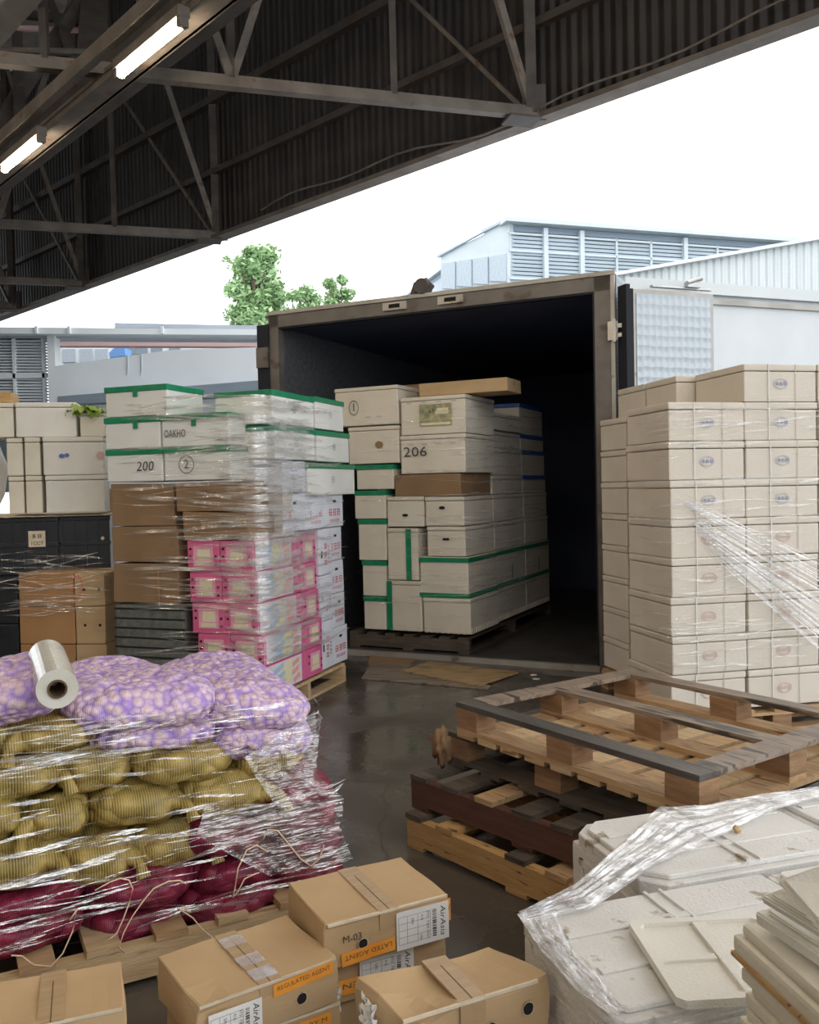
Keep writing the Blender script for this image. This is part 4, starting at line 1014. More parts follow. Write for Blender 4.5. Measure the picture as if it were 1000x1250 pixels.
decal(o, 'smudge', 'card_dark', lambda b: disc(b, face_mtx('front', s, .06, .0, .005), .035, 1.2, 7))
o, s = A(192, 362, zA(410), zA(305), 'white foam box marked with a circled 1, top left of the truck load', 360)
decal(o, 'handwriting', 'marker', lambda b: (add_text(b, '1', .10, face_mtx('front', s, -.12, -.01, .006)), ring(b, face_mtx('front', s, -.12, -.01, .006), .062, .006, .75)))
decal(o, 'printed_border', 'grey_ink', lambda b: [add_text(b, 'NAME', .018, face_mtx('front', s, .02 + .11 * i, -.10, .005)) for i in range(2)])
# far part of the right-hand face
def S(x0, x1, y0, y1, lb, w=.42, x=0.0, **k): return cb(True, x0, x1, y0, y1, x, w, lb, **k)
ys = max(.47, CF.side(606, 660)[0]); yM = CF.side(643, 650)[0]; yE = CF.side(673, 730)[0]; print('ys', ys, yM, yE)
yq = [ys + .004, ys + .50, ys + 1.0]
def Sd(a, b, z0, z1, lb, w=.46, x=-.01, **k):
    s = (w, b - a - .004, z1 - z0 - .003); kind = k.pop('kind', 'foam')
    o = foambox('foam_box', s, k.get('mat', 'foam_c'), k.get('tape'), (), k.get('ribs', False), .035); put(o, CF, x - w, a, z0, s, 0, lb, 'foam box', GC); return o, s
dz = (zB[7] - PZ)
Sd(yq[0], yM, PZ, zB[1], 'ribbed white foam box, bottom row, right-hand face of the truck load, nearer one', ribs=True)
Sd(yM + .003, yE, PZ, zB[1], 'ribbed white foam box, bottom row, right-hand face of the truck load, deeper one', ribs=True)
for j, (a, b) in enumerate(((yq[0], yM), (yM + .003, yE))):
    o, s = Sd(a, b, zB[1] + .002, zB[2], ('green-banded white foam box, second row of the right-hand face, nearer one', 'green-banded white foam box, second row of the right-hand face, deeper one')[j])
    decal(o, 'green_band', GT, lambda q: (box(q, -s[0] / 2, s[0] / 2 + .004, -s[1] / 2 - .002, s[1] / 2, 0, .035), box(q, -s[0] / 2, s[0] / 2 + .004, -s[1] / 2 - .002, s[1] / 2, s[2] - .045, s[2] - .006), patch(q, face_mtx('right', s, 0, -.05, .004), .03, .13)))
zR = [zB[2] + .002, zB[3], zB[4], zB[5] - .02, zB[6] - .1, zB[6] + .06, zB[7] + .04]
for i in range(6):
    for j, (a, b) in enumerate(((yq[0], yM), (yM + .003, yE - .02))):
        tp_ = 'blue_tape' if j == 1 and i >= 2 else None
        if i == 5 and j == 0: continue
        Sd(a, b, zR[i] + .002, zR[i + 1], f'{"blue-taped" if tp_ else "plain"} foam box, row {i + 3} up the shaded side of truck load, {"nearer" if j == 0 else "deeper"} column', tape=tp_, x=-.015 - .008 * i)
Sd(yq[0], yM - .03, zR[5] + .002, zR[5] + .16, 'small white foam box on the step of the truck load, below the brown carton', x=.0)
# middle filler under the top cartons, and the brown cartons on top
o, s = cb(False, 415, 650, 300, 300, .06, .36, 'brown carton lying on top of the truck load, nearer one', 'carton', 'card', zsnap=(zB[7] + .002, zB[7] + .115)); o['category'] = 'carton'
x0 = CF.front(*IM(295, 300))[0]; s = (.62, .34, .17); o = carton('carton', s, 'card_dark'); put(o, CF, x0 - .0, .50, zB[7] + .0, s, 0, 'dark brown carton at the back on top of the truck load', 'carton', GC)
for i in range(4):
    h = (zB[7] - PZ) / 4; s = (.62, .36, h - .003); o = foambox('foam_box', s, 'foam_c'); put(o, CF, -1.1, .48, PZ + h * i, s, 0, f'white foam box hidden behind the left of the truck load, {ORD[i]} layer', 'foam box', GC)
wrap('stretch_film', 'clear stretch film wound round the load inside the truck', CF, [(-1.12, 0), (0, 0), (0, yE)], PZ, zB[7], 110, .003, .02, .05, 41, 'film_soft', .016, .06, .15, .6)

# ================================================================== FAR LEFT GROUP
WF2 = Fr(D(54, 600, 6.4), rad(12))
def wl(px0, px1, py0, py1, y, dep, lb, mat='foam', **k):
    a = fit_front(WF2, px0, px1, py0, py1, y)
    s = (a[1] - a[0] - .004, dep, a[3] - a[2] - .003); o = foambox('foam_box', s, mat, None, (), False, .035); put(o, WF2, a[0], y, a[2], s, 0, lb, 'foam box', 'stained white foam boxes on the black crates'); return o, s
zf = [WF2.front(60, y)[1] for y in (626, 580, 533, 490)]
def wl2(px0, px1, i, y, dep, lb, j=None, mat='foam'):
    x0 = WF2.front(px0, 560, y)[0]; x1 = WF2.front(px1, 560, y)[0]; s = (x1 - x0 - .004, dep, zf[i + 1] - zf[i] - .003)
    o = foambox('foam_box', s, mat, None, (), False, .035); put(o, WF2, x0, y, zf[i], s, 0, lb, 'foam box', 'stained white foam boxes on the black crates')
    return o, s
o, s = wl2(54, 128, 0, 0, .30, 'stained white foam box in the bottom row, on the black crates')
o, s = wl2(52, 128, 1, 0, .30, 'white foam box with a small blue oval mark, above the bottom row')
decal(o, 'blue_mark', 'blue_ink', lambda b: (disc(b, face_mtx('front', s, -.08, 0, .005), .016, 1.3), disc(b, face_mtx('front', s, -.045, .005, .005), .014, 1.2)))
decal(o, 'red_mark', 'faint_red', lambda b: disc(b, face_mtx('front', s, s[0] * .44, 0, .005), .03))
wl2(30, 51, 0, .02, .30, 'narrow stained foam box end in the bottom row, left of the front box', mat='foam_cream')
wl2(30, 50, 1, .02, .30, 'narrow stained foam box end above the bottom row, left of the blue marked box', mat='foam_cream')
wl2(9, 29, 0, .05, .30, 'stained foam box end at the far left of the bottom row', mat='foam_cream'); wl2(8, 29, 1, .05, .30, 'stained foam box end at the far left of the upper row', mat='foam_cream')
o, s = wl2(20, 96, 2, .03, .34, 'large white foam box on top of the stained foam boxes')
wl2(-22, 19, 2, .04, .34, 'beige foam box with dark scribbles at the picture edge, top row', mat='foam_cream')
x0, x1, z0, z1 = fit_front(WF2, 87, 118, 504, 533, .02); s = (x1 - x0, .28, z1 - zf[3 - 1] - .002)
o = foambox('foam_box', s, 'foam_cream', None, (), False, .02); put(o, WF2, WF2.front(97.5, 520, .02)[0], .02, zf[2], (s[0], s[1], s[2]), 0, 'small open foam box holding leafy greens, top row', 'foam box')
bm = bmesh.new(); rr = random.Random(8); c = WF2.P(WF2.front(106, 505, .1)[0], .06, z1 - .02)
for i in range(60):
    p = Vector((rr.gauss(0, .055), rr.gauss(0, .05), rr.uniform(.0, .06))); q = rr.uniform(.02, .045); u = Vector((rr.gauss(0, 1), rr.gauss(0, 1), rr.gauss(0, .5))).normalized(); v = u.cross(Vector((rr.gauss(0, 1), rr.gauss(0, 1), 1))).normalized()
    vs = [bm.verts.new(c + p + u * q * math.cos(a) + v * q * .6 * math.sin(a) + Vector((0, 0, .012 * math.sin(3 * a)))) for a in [k * PI / 4 for k in range(8)]]; bm.faces.new(vs)
tag(finish('leafy_greens', bm, 'leaf_cabbage', None, True), 'bunch of green leaves sticking out of the small foam box', 'vegetables')['kind'] = 'stuff'
x0, x1, z0, z1 = fit_front(WF2, 119, 134, 500, 533, .10); s = (x1 - x0, .25, z1 - z0); o = foambox('foam_box', s, 'foam'); put(o, WF2, x0, .12, z0, s, 0, 'white foam box end just left of the green-taped stack, top row', 'foam box')
# tray lip and the black crates
zt_ = zf[0]
def crate(px0, px1, z0, z1, y, dep, lb, fr=WF2):
    x0 = fr.front(px0, 660, y)[0]; x1 = fr.front(px1, 660, y)[0]; s = (x1 - x0 - .004, dep, z1 - z0 - .003); t = root('plastic_crate', (0, 0, 0))
    w, d, h = s; bm = bmesh.new(); box(bm, -w / 2 + .01, w / 2 - .01, -d / 2 + .01, d / 2 - .01, 0, h - .02); finish('body', bm, 'black_plastic', t)
    bm = bmesh.new()
    for z in (0, h * .48, h - .03): box(bm, -w / 2, w / 2, -d / 2, d / 2, z, z + .03, None, .004)
    finish('rim', bm, 'black_plastic', t)
    bm = bmesh.new(); n = max(3, int(w / .07))
    for i in range(n + 1):
        x = -w / 2 + .005 + (w - .02) * i / n; box(bm, x, x + .01, -d / 2 - .001, -d / 2 + .02, 0, h)
    finish('rib', bm, 'black_plastic', t); put(t, fr, x0, y, z0, s, 0, lb, 'crate', 'black plastic crates at the far left'); return t, s
zc1 = WF2.front(60, 662)[1]; zc2 = WF2.front(60, 700)[1]
bm = bmesh.new(); x0 = WF2.front(-30, 626)[0]; x1 = WF2.front(134, 626)[0]
vs = []
for i in range(31):
    x = x0 + (x1 - x0) * i / 30; vs.append((bm.verts.new(WF2.P(x, -.045 + .01 * noise.noise(Vector((i * .9, 0, 0))), zf[0] - .025 + .008 * noise.noise(Vector((i * .8, 3, 0))))), bm.verts.new(WF2.P(x, .5, zf[0] - .006))))
for i in range(30): bm.faces.new((vs[i][0], vs[i + 1][0], vs[i + 1][1], vs[i][1]))
tag(finish('cardboard_sheet', bm, 'cut_edge'), 'ragged cardboard sheet between the white foam boxes and the black crates', 'cardboard')
o, s = crate(-30, 72, zc2, zf[0] - .03, .0, .42, 'black plastic crate with a paper tag, under the ragged cardboard sheet')
decal(o, 'paper_tag', 'cut_edge', lambda b: patch(b, face_mtx('front', s, s[0] * .24, .05, .004), .115, .115))
decal(o, 'tag_lettering', 'hole', lambda b: (add_text(b, '1CCT', .035, face_mtx('front', s, s[0] * .24, .018, .007)), glyphs(b, face_mtx('front', s, s[0] * .24, .07, .007), 2, .03, 1.3)))
o, s = crate(74, 136, zc2, zf[0] - .03, .02, .42, 'black plastic crate with a small white diamond sticker, beside the brown carton column')
decal(o, 'sticker', 'paper', lambda b: patch(b, face_mtx('front', s, s[0] * .34, .04, .004, PI / 4), .022, .022))
LC = Fr(D(88, 640, 6.1), rad(-6))
zl_ = [LC.front(88, y)[1] for y in (824, 786, 740, 699)]; zl_[0] = zl_[1] - (zl_[2] - zl_[1])
cols = ((24, 87, 'left'), (88, 127, 'right'))
for i in range(3):
    x0 = LC.front(24, 760)[0]; x1 = 0.0; s = (x1 - x0 - .004, .4, zl_[i + 1] - zl_[i] - .003)
    o = carton('carton', s, 'card_red', 'pack_tape', 0, .003); put(o, LC, x0, 0, zl_[i], s, 0, f'plain brown carton, {("lowest", "middle", "top")[i]} of three under the black crates', 'carton', 'brown cartons at the far left')
    x1 = LC.front(129, 760)[0]; s = (x1 - .004, .4, zl_[i + 1] - zl_[i] - .003)
    o = carton('carton', s, 'card', 'pack_tape', 0, .003); put(o, LC, .004, 0, zl_[i], s, 0, f'brown carton with two round air holes, {("lowest", "middle", "top")[i]} of three, beside the tall mixed stack', 'carton', 'brown cartons at the far left')
    decal(o, 'air_holes', 'hole', lambda b: [disc(b, face_mtx('front', s, q * s[0], 0, .004), .010) for q in (-.18, .32)])
    if i == 2: decal(o, 'red_print', 'red_ink', lambda b: (ring(b, face_mtx('front', s, -s[0] * .5 + .02, .02, .004), .075, .008, .5)))
zz0 = zl_[0]
s = (.62, .5, zz0 - .004); t = root('plastic_crate', (0, 0, 0)); bm = bmesh.new(); box(bm, -.31, .31, -.25, .25, 0, s[2], None, .01); finish('body', bm, 'black_plastic', t); put(t, LC, LC.front(24, 760)[0], 0, 0, s, 0, 'black base crate hidden under the brown cartons', 'crate')
x0 = LC.front(-40, 760)[0]; x1 = LC.front(22, 760)[0]; 
s = (x1 - x0, .5, LC.front(10, 762)[1]); t = root('plastic_crate', (0, 0, 0)); bm = bmesh.new(); box(bm, -s[0] / 2, s[0] / 2, -.25, .25, 0, s[2], None, .01); finish('body', bm, 'black_plastic', t)
bm = bmesh.new(); 
for i in range(5): box(bm, -s[0] / 2 - .003, s[0] / 2 + .003, -.253, -.24, s[2] * (i + .3) / 5, s[2] * (i + .3) / 5 + .02)
finish('rib', bm, 'black_plastic', t); put(t, LC, x0, 0, 0, s, 0, 'black crate stack at the picture edge, left of the brown cartons', 'crate')
s = (x1 - x0, .5, zc2 - s[2] - .01); t = root('plastic_crate', (0, 0, 0)); bm = bmesh.new(); box(bm, -s[0] / 2, s[0] / 2, -.25, .25, 0, s[2], None, .01); finish('body', bm, 'black_plastic', t); put(t, LC, x0, .0, LC.front(10, 762)[1] + .002, s, 0, 'black crate above the edge crate, left of the top brown carton', 'crate')
wrap('stretch_film', 'crinkled stretch film round the black crates and brown cartons at far left', LC, [(-.75, 0), (0, 0), (.28, 0)], zl_[2] - .05, zc2 + .18, 75, .003, .014, .12, 51, 'film', .03, .05, .15, .6)
# small dark green topped carton between stacks, orange crate and bright bag at the edge
x0, x1, z0, z1 = fit_front(WF2, 119, 134, 598, 626, -.02); s = (x1 - x0, .2, z1 - z0); o = carton('carton', s, 'card', None); put(o, WF2, x0 + .01, .02 + .32, zf[0], s, 0, 'small carton end with a green lid between the foam boxes and the mixed stack', 'carton')
x1 = WF2.front(11, 484, .06)[0]; c = WF2.P(x1 - .17, .20, zf[3] + .001); bm = bmesh.new(); _m = Matrix.Translation(c) @ Matrix.Rotation(WF2.a, 4, 'Z'); box(bm, -.17, .17, -.12, .12, 0, .012, _m, .002); [box(bm, *q, 0.0, .075, _m, .002) for q in ((-.17, .17, -.13, -.118), (-.17, .17, .118, .13), (-.18, -.168, -.13, .13), (.168, .18, -.13, .13))]; tag(finish('orange_tray', bm, 'wood_yellow'), 'orange tray end poking out above the top foam box at the left edge', 'tray')
p = D(0, 580, 6.6); bm = bmesh.new(); bmesh.ops.create_icosphere(bm, subdivisions=3, radius=1)
for v in bm.verts: n = 1 + .12 * noise.noise(v.co * 2.2); v.co = Vector((v.co.x * .15 * n, v.co.y * .15, v.co.z * .3 * n)) + Vector((p.x - .12, 6.62, zf[0] + .28))
tag(finish('white_bag', bm, 'paper', None, True), 'bright white plastic bag at the left picture edge beside the foam boxes', 'bag')

# ================================================================== VEGETABLE SACK PALLET
GF = Fr(Vector((-.22, 2.93, 0)), rad(28))
pallet(GF.P(-1.22, -.03)[:2], GF.a, 1.24, 1.08, 'pale pallet under the sacks of onions, potatoes and garlic', ['wood_pale', 'wood'], 'wood_pale', z=0, solid=True, seed=15)
def sack(a, b, c, freq, amp, seed, e1_=.55, e2=.7, nu=84, nv=44, sag=.0):
    """net sack, a x b x c, filled with round produce pressing through the net"""
    bm = bmesh.new(); cell = bm.verts.layers.float.new('swell'); off = Vector((seed * 3.1, seed * 1.7, seed * 5.3))
    def sg(x, e): return math.copysign(abs(x) ** e, x)
    rings = []
    for i in range(nv + 1):
        ph = -PI / 2 + PI * i / nv; r = []
        for j in range(nu):
            th = 2 * PI * j / nu
            p = Vector((a / 2 * sg(math.cos(ph), e2) * sg(math.cos(th), e1_), b / 2 * sg(math.cos(ph), e2) * sg(math.sin(th), e1_), c / 2 * sg(math.sin(ph), .85)))
            nrm = Vector((p.x / (a * a), p.y / (b * b), p.z / (c * c))).normalized()
            p.z += .18 * c * noise.noise(Vector((p.x * 4, p.y * 4, seed))) + sag * p.x
            q = p * freq + off
            d = noise.voronoi(q, distance_metric='DISTANCE', exponent=2.5)[0][0]
            h = math.sqrt(max(0, 1 - (d / .78) ** 2))
            p2 = p + nrm * amp * (h - .5)
            r.append((p2, h))
            if i in (0, nv): break
        rings.append([(lambda v, h: (v.__setitem__(cell, h), v)[1])(bm.verts.new(p2), h) for p2, h in r])
    for i in range(nv):
        A_, B_ = rings[i], rings[i + 1]
        for j in range(nu):
            k = (j + 1) % nu
            if len(A_) == 1: bm.faces.new((A_[0], B_[k], B_[j]))
            elif len(B_) == 1: bm.faces.new((A_[j], A_[k], B_[0]))
            else: bm.faces.new((A_[j], A_[k], B_[k], B_[j]))
    return bm
def putsack(kind, x0, x1, z0, z1, y, dep, lb, seed, da=0.0, sag=0.0, ear=None):
    w, h = x1 - x0, z1 - z0
    nm, mat, fr_, am, grp = {'garlic': ('garlic_sack', 'garlic', 23, .017, 'purple net sacks of garlic'), 'potato': ('potato_sack', 'potato', 11, .020, 'yellow net sacks of potatoes'), 'onion': ('onion_sack', 'onion', 13, .016, 'dark red net sacks of onions')}[kind]
    bm = sack(w * 1.04, dep, h * 1.12, fr_, am, seed, .55 if kind == 'garlic' else .7, .7, 110 if kind == 'garlic' else 70, 56 if kind == 'garlic' else 34, sag)
    p = GF.P((x0 + x1) / 2, y + dep / 2, (z0 + z1) / 2)
    o = finish(nm, bm, mat, None, True); o.location = p; o.rotation_euler = (0, 0, GF.a + da)
    tag(o, lb, 'sack', grp)
    if ear:
        b2 = bmesh.new(); rr = random.Random(seed)
        for s_ in ear:
            x = s_ * w * .47
            tube(b2, [(x * .8, -dep * .40, 0), (x * 1.0, -dep * .47, -.01), (x * 1.04, -dep * .53, -.02 + .01 * rr.random()), (x * 1.08, -dep * .56, -.05)], [.035, .022, .014, .024], 8, False)
        finish('tied_corner', b2, mat, o, True)
    return o
GY = 0.0
def ps(kind, px0, px1, py0, py1, lb, seed, y=0.0, dep=.5, **k):
    x0, x1, z0, z1 = fit_front(GF, px0, px1, py0, py1, y); return putsack(kind, x0, x1, z0, z1, y, dep, lb, seed, **k)
q = 1
for (a, b, c, d, lb) in (
    (-70, 112, 1128, 1178, 'bottom row at the left edge'), (104, 236, 1112, 1164, 'bottom row, behind the tied strings'), (228, 352, 1086, 1138, 'bottom row, behind the torn carton'),
    (340, 434, 1052, 1100, 'bottom row at the right-hand corner'),
    (-60, 122, 1086, 1136, 'second row at the left edge'), (112, 248, 1070, 1122, 'second row, second from the left'), (238, 348, 1050, 1098, 'second row, third from the left'), (338, 432, 1020, 1064, 'second row at the right-hand corner'),
    (230, 335, 1008, 1056, 'third row, beside the potatoes'), (326, 428, 988, 1030, 'third row at the right-hand corner'), (318, 420, 958, 996, 'topmost at the right-hand corner, under a potato sack')):
    ps('onion', a, b, c, d, f'dark red net sack of onions, {lb}', q, y=.02 * (q % 3), sag=-.0); q += 1
for (a, b, c, d, lb, ear) in (
    (-60, 80, 1034, 1096, 'lowest row at the left edge', (1,)), (74, 172, 1026, 1090, 'lowest row, second from the left', (1,)), (162, 262, 1014, 1068, 'lowest row, third from the left', (1,)),
    (-50, 30, 978, 1040, 'middle row at the left edge', ()), (22, 116, 982, 1038, 'middle row, second from the left', (-1,)), (110, 232, 962, 1018, 'middle row under the taut film', (1,)), (228, 346, 952, 1008, 'middle row, right end', (1,)),
    (-60, 84, 928, 986, 'upper row at the left edge', (1,)), (66, 170, 918, 974, 'upper row, left of the centre', ()), (168, 298, 912, 962, 'upper row, right of the centre', ()), (294, 386, 906, 954, 'upper row at the right-hand corner', ()),
    (-50, 22, 888, 932, 'topmost row, cut by the left edge', ()), (8, 122, 884, 926, 'topmost row, just below the purple garlic sack', (-1,))):
    ps('potato', a, b, c, d, f'yellow net sack of potatoes, {lb}', q, y=.01 + .02 * (q % 3), ear=ear or None, sag=.05 * ((q % 3) - 1)); q += 1
# back halves of the load, and a few deeper sacks
for i in range(3):
    for j in range(3):
        putsack(('onion', 'potato', 'potato')[i], -1.2 + j * .4, -.82 + j * .4, .15 + i * .17, .15 + (i + 1) * .17, .56, .5, f'net sack of {("onions", "potatoes", "potatoes")[i]} in the hidden back half of the pallet, layer {ORD[i]}', 60 + i * 3 + j)['group'] = f'hidden back sacks, {ORD[i]} layer'
for (a, b, c, d, lb, y, dep, sg) in (
    (-75, 88, 830, 890, 'front left, beside the film roll', .0, .50, .0), (118, 272, 884, 926, 'lower layer, peeking out under the big centre sack', .02, .45, -.04), (262, 392, 886, 934, 'lower layer at the right-hand corner', .02, .45, -.05),
    (84, 274, 846, 902, 'large one in the centre of the top layer', -.01, .52, -.03), (256, 390, 848, 900, 'top layer at the right-hand corner', .02, .5, -.08)):
    ps('garlic', a, b, c, d, f'purple net sack of garlic, {lb}', q, y=y, dep=dep, sag=sg); q += 1
for (a, b, z0, z1, lb) in ((-1.26, -.80, .66, .80, 'back row at the left edge'), (-.80, -.42, .66, .80, 'back row in the middle'), (-.42, -.02, .63, .77, 'back row at the right')):
    putsack('garlic', a, b, z0, z1, .54, .50, f'purple net sack of garlic, {lb}', q, sag=-.05); q += 1
# loose strings
rr = random.Random(3)
for i, (px, py, lb) in enumerate(((118, 1112, 'pink string loop hanging from the onion sacks at the left'), (48, 1158, 'short string loop on the lowest left onion sack'), (190, 1112, 'long string trailing between two onion sacks'), (322, 1064, 'string hanging over the onion sacks near the carton'), (262, 1130, 'string lying against the pallet edge'), (358, 1040, 'thin string on the right-hand onion sacks'))):
    x, z = GF.front(px, py, -.06); pts = []
    for k in range(9):
        t = k / 8; pts.append(GF.P(x + .10 * math.sin(t * 3 + i) + rr.uniform(-.006, .006), -.06, z + .06 - .11 * t + .05 * math.sin(t * PI * (1.5 + i % 2))))
    bm = bmesh.new(); tube(bm, pts, .0022, 5); tag(finish('string', bm, 'string', None, True), lb, 'string')
# film over the load
xs = lambda px, py=950: GF.front(px, py)[0]
wrap('stretch_film', 'clear glossy stretch film wound round the potato sacks', GF, [(-1.28, -.02), (-.12, -.02), (-.10, .15)], .40, .80, 70, .002, .016, .08, 61, 'film', .022, .05, .06, .30)
wrap('stretch_film', 'stretch film pulled tight round the onion sacks at the base', GF, [(-1.28, -.02), (-.05, -.02), (-.03, .12)], .17, .48, 80, .002, .018, .07, 62, 'film', .028, .05, .08, .35)
wrap('stretch_film', 'stretch film over the edge of the garlic sacks', GF, [(-1.28, -.02), (-.12, -.02), (-.10, .10)], .62, .82, 24, .002, .012, .06, 63, 'film_soft', .02, .04, .15, .6)
bm = bmesh.new()
def gp(px, py, off): x, z = GF.front(px, py, -off); return GF.P(x, -off, z)
sheet(bm, [gp(384, 868, .03), gp(390, 905, .03), gp(386, 945, .05), gp(420, 975, .06)], [gp(300, 925, .05), gp(310, 945, .06), gp(330, 975, .06), gp(350, 1000, .06)], 50, 24, .014, 30, 2)
sheet(bm, [gp(420, 975, .06), gp(415, 1010, .05), gp(432, 1050, .05)], [gp(250, 985, .06), gp(240, 1020, .06), gp(330, 1070, .06)], 40, 22, .012, 40, 4)
M['film_tent'] = filmmat('film_tent', .42, .25, .10)
tag(finish('film_tent', bm, 'film_tent', None, True), 'shiny loose sheet of film stretched over the right-hand corner of the sacks', 'plastic film')
# roll of film lying on the garlic
c0 = D(70, 841, 2.42); 
rl = root('film_roll', c0, 0, 'roll of clear stretch film lying on the purple garlic sacks', 'film roll')
dv = (D(58, 804, 2.74) - c0).normalized(); lr = .38
def cyl(r0, r1, a, b, nm, mat, hollow=True, n=36):
    bm = bmesh.new(); up = Vector((0, 0, 1)); s = dv.cross(up).normalized(); t = s.cross(dv); rg = []
    for (rad_, d) in ((r1, a), (r1, b), (r0, b), (r0, a)): rg.append([bm.verts.new(dv * d + (s * math.cos(2 * PI * k / n) + t * math.sin(2 * PI * k / n)) * rad_) for k in range(n)])
    for i in range(4):
        for k in range(n): bm.faces.new((rg[i][k], rg[(i + 1) % 4][k], rg[(i + 1) % 4][(k + 1) % n], rg[i][(k + 1) % n]))
    o = finish(nm, bm, mat, rl, False); return o
cyl(.026, .055, 0, lr, 'wound_film', 'film_roll'); cyl(.021, .026, -.006, lr + .006, 'cardboard_core', 'seam')  # core coloured dark for the shade inside the tube
cyl(.0, .0212, lr - .01, lr, 'core_shade_disc', 'hole')  # black disc added to paint the darkness deep in the open core
# ================================================================== FOREGROUND CARTONS
def four(px, z):
    """frame and size of a flat-topped carton from three corners of its top (left, back, right-front)"""
    A, B, C = (G(a, b, z) for a, b in px)
    x = (B - A); ang = math.atan2(x.y, x.x); w = x.length; d = (C - B).length
    return A, B, C, ang, w, d
M['tag_paper'] = M['paper']
def cargo_carton(name, px, ztop, h, lb, holes=(), crush=0, skew=0.0, grp='brown air-freight cartons in front', wmin=None, dfix=None):
    A, B, C, ang, w, d = four(px, ztop)
    if dfix: d = dfix
    fr = Fr(A, ang); fr.o = Vector((A.x, A.y, 0)) - fr.y * d          # near-left corner
    s = (w, d, h); t = root(name, (0, 0, 0)); rr = random.Random(int(A.x * 1000))
    bm = bmesh.new(); n = 8
    # subdivided box so the board can sag and dent
    box(bm, -w / 2, w / 2, -d / 2, d / 2, 0, h)
    bmesh.ops.subdivide_edges(bm, edges=bm.edges[:], cuts=n, use_grid_fill=True)
    for v in bm.verts:
        p = v.co; q = noise.noise(p * 7 + Vector((w * 90, 0, 0)))
        top = p.z > h * .98
        if top:
            f = (1 - (2 * p.x / w) ** 2) * (1 - (2 * p.y / d) ** 2); v.co.z += -.006 * f * (1 + crush) + .006 * q * (1 + crush)
        else:
            f = math.sin(PI * p.z / h); o = .006 * q * (1 + crush) + .006 * f * (rr.random() < .0)
            if abs(p.y + d / 2) < 1e-4: v.co.y += -.004 * f + o
            if abs(p.x - w / 2) < 1e-4: v.co.x += .003 * f + o
            if abs(p.x + w / 2) < 1e-4: v.co.x -= .003 * f + o
        if crush:
            cc = Vector((-w / 2, -d / 2, h)); dd_ = (v.co - cc).length
            if dd_ < .09: v.co += Vector((.016, .014, -.03 * crush)) * (1 - dd_ / .09)
    if skew:
        for v in bm.verts: v.co.x -= skew * v.co.y / d
    body = finish('body', bm, 'card', t)
    bv = body.modifiers.new('soften', 'BEVEL'); bv.width = .003; bv.limit_method = 'ANGLE'; bv.angle_limit = rad(50)
    # lid seam across the depth of the lid, tape over it and a raised flap edge
    bm = bmesh.new(); box(bm, -.028, .028, -d / 2 - .001, d / 2 + .001, h - .004, h + .0012, None, 0, .0005); box(bm, -.028, .028, -d / 2 - .0052, -d / 2 - .003, h - .05, h + .001); finish('packing_tape', bm, 'pack_tape', t)
    bm = bmesh.new(); box(bm, -.0012, .0012, -d / 2 - .0014, d / 2 * .6, h - .002, h + .0016); finish('flap_seam', bm, 'seam', t)
    bm = bmesh.new(); box(bm, -w / 2 + .004, w / 2 - .004, -d / 2 - .0062, -d / 2 - .002, h - .006, h + .0006, None, 0, .001); finish('flap_edge', bm, 'cut_edge', t)
    if holes:
        for a, b, r_ in holes:
            bm = bmesh.new(); b2 = bmesh.new()
            m = face_mtx('front', s, a * w, b * h, .009)
            bm.faces.new([bm.verts.new(m @ Vector((math.cos(k * PI / 6) * r_ * rr.uniform(.8, 1.1), math.sin(k * PI / 6) * r_ * rr.uniform(.8, 1.2), 0))) for k in range(12)])
            ring(b2, m, r_ * 1.02, .0012, 1, 14, .0005)
            finish('air_hole', bm, 'hole', t); finish('torn_rim', b2, 'cut_edge', t)
    t.location = fr.P(w / 2, d / 2, ztop - h); t.rotation_euler = (0, 0, fr.a)
    tag(t, lb, 'carton', grp); return t, s
def airlabel(t, s, a, b, w=.13, h=.10, rot=0, brand=True, off=.0085, side='front', mirror=False):
    m = face_mtx(side, s, a, b, off, rot)
    decal(t, 'waybill_label', 'paper', lambda q: patch(q, m, w, h, .001))
    def lines(q):
        for i in range(5): patch(q, m @ Matrix.Translation((-w * .16, -h * .36 + i * h * .18, .0012)), w * .60, .0009, .0003)
        for x in (-.46, -.30, -.10, .14): patch(q, m @ Matrix.Translation((w * x, 0, .0012)), .0009, h * .72, .0003)
    decal(t, 'ruled_lines', 'grey_ink', lines)
    def bars(q):
        rr = random.Random(5); y = -h * .34
        while y < h * .36:
            hh = rr.choice((.0012, .002, .0034)); patch(q, m @ Matrix.Translation((w * .22, y, .0012)), w * .075, hh, .0003); y += hh + rr.choice((.0014, .0024))
    decal(t, 'barcode', 'ink', bars)
    rt = Matrix.Rotation(-PI / 2, 4, 'Z')
    decal(t, 'label_lettering', 'ink', lambda q: (add_text(q, '9731 7200 5021', .010, m @ Matrix.Translation((w * .09, 0, .0014)) @ rt, h * .72), add_text(q, 'SIN', .011, m @ Matrix.Translation((-w * .2, h * .2, .0014)) @ rt), add_text(q, 'KUL', .009, m @ Matrix.Translation((-w * .02, h * .22, .0014)) @ rt), add_text(q, '106', .010, m @ Matrix.Translation((-w * .04, -h * .28, .0014)) @ rt)))
    if brand: decal(t, 'airline_lettering', 'ink', lambda q: add_text(q, 'AirAsia', .022, m @ Matrix.Translation((w * .38, 0, .0014)) @ rt, h * .80, .25))
    return m
def agent(t, s, a, b, w=.17, h=.035, rot=0, text='REGULATED AGENT', side='front', off=.008, flip=True):
    m = face_mtx(side, s, a, b, off, rot)
    decal(t, 'orange_tape', 'orange', lambda q: patch(q, m, w, h, .001))
    decal(t, 'tape_lettering', 'seam', lambda q: add_text(q, text, h * .5, m @ Matrix.Translation((0, h * .08, .0014)) @ Matrix.Rotation(PI if flip else 0, 4, 'Z'), w * .88))
    return m
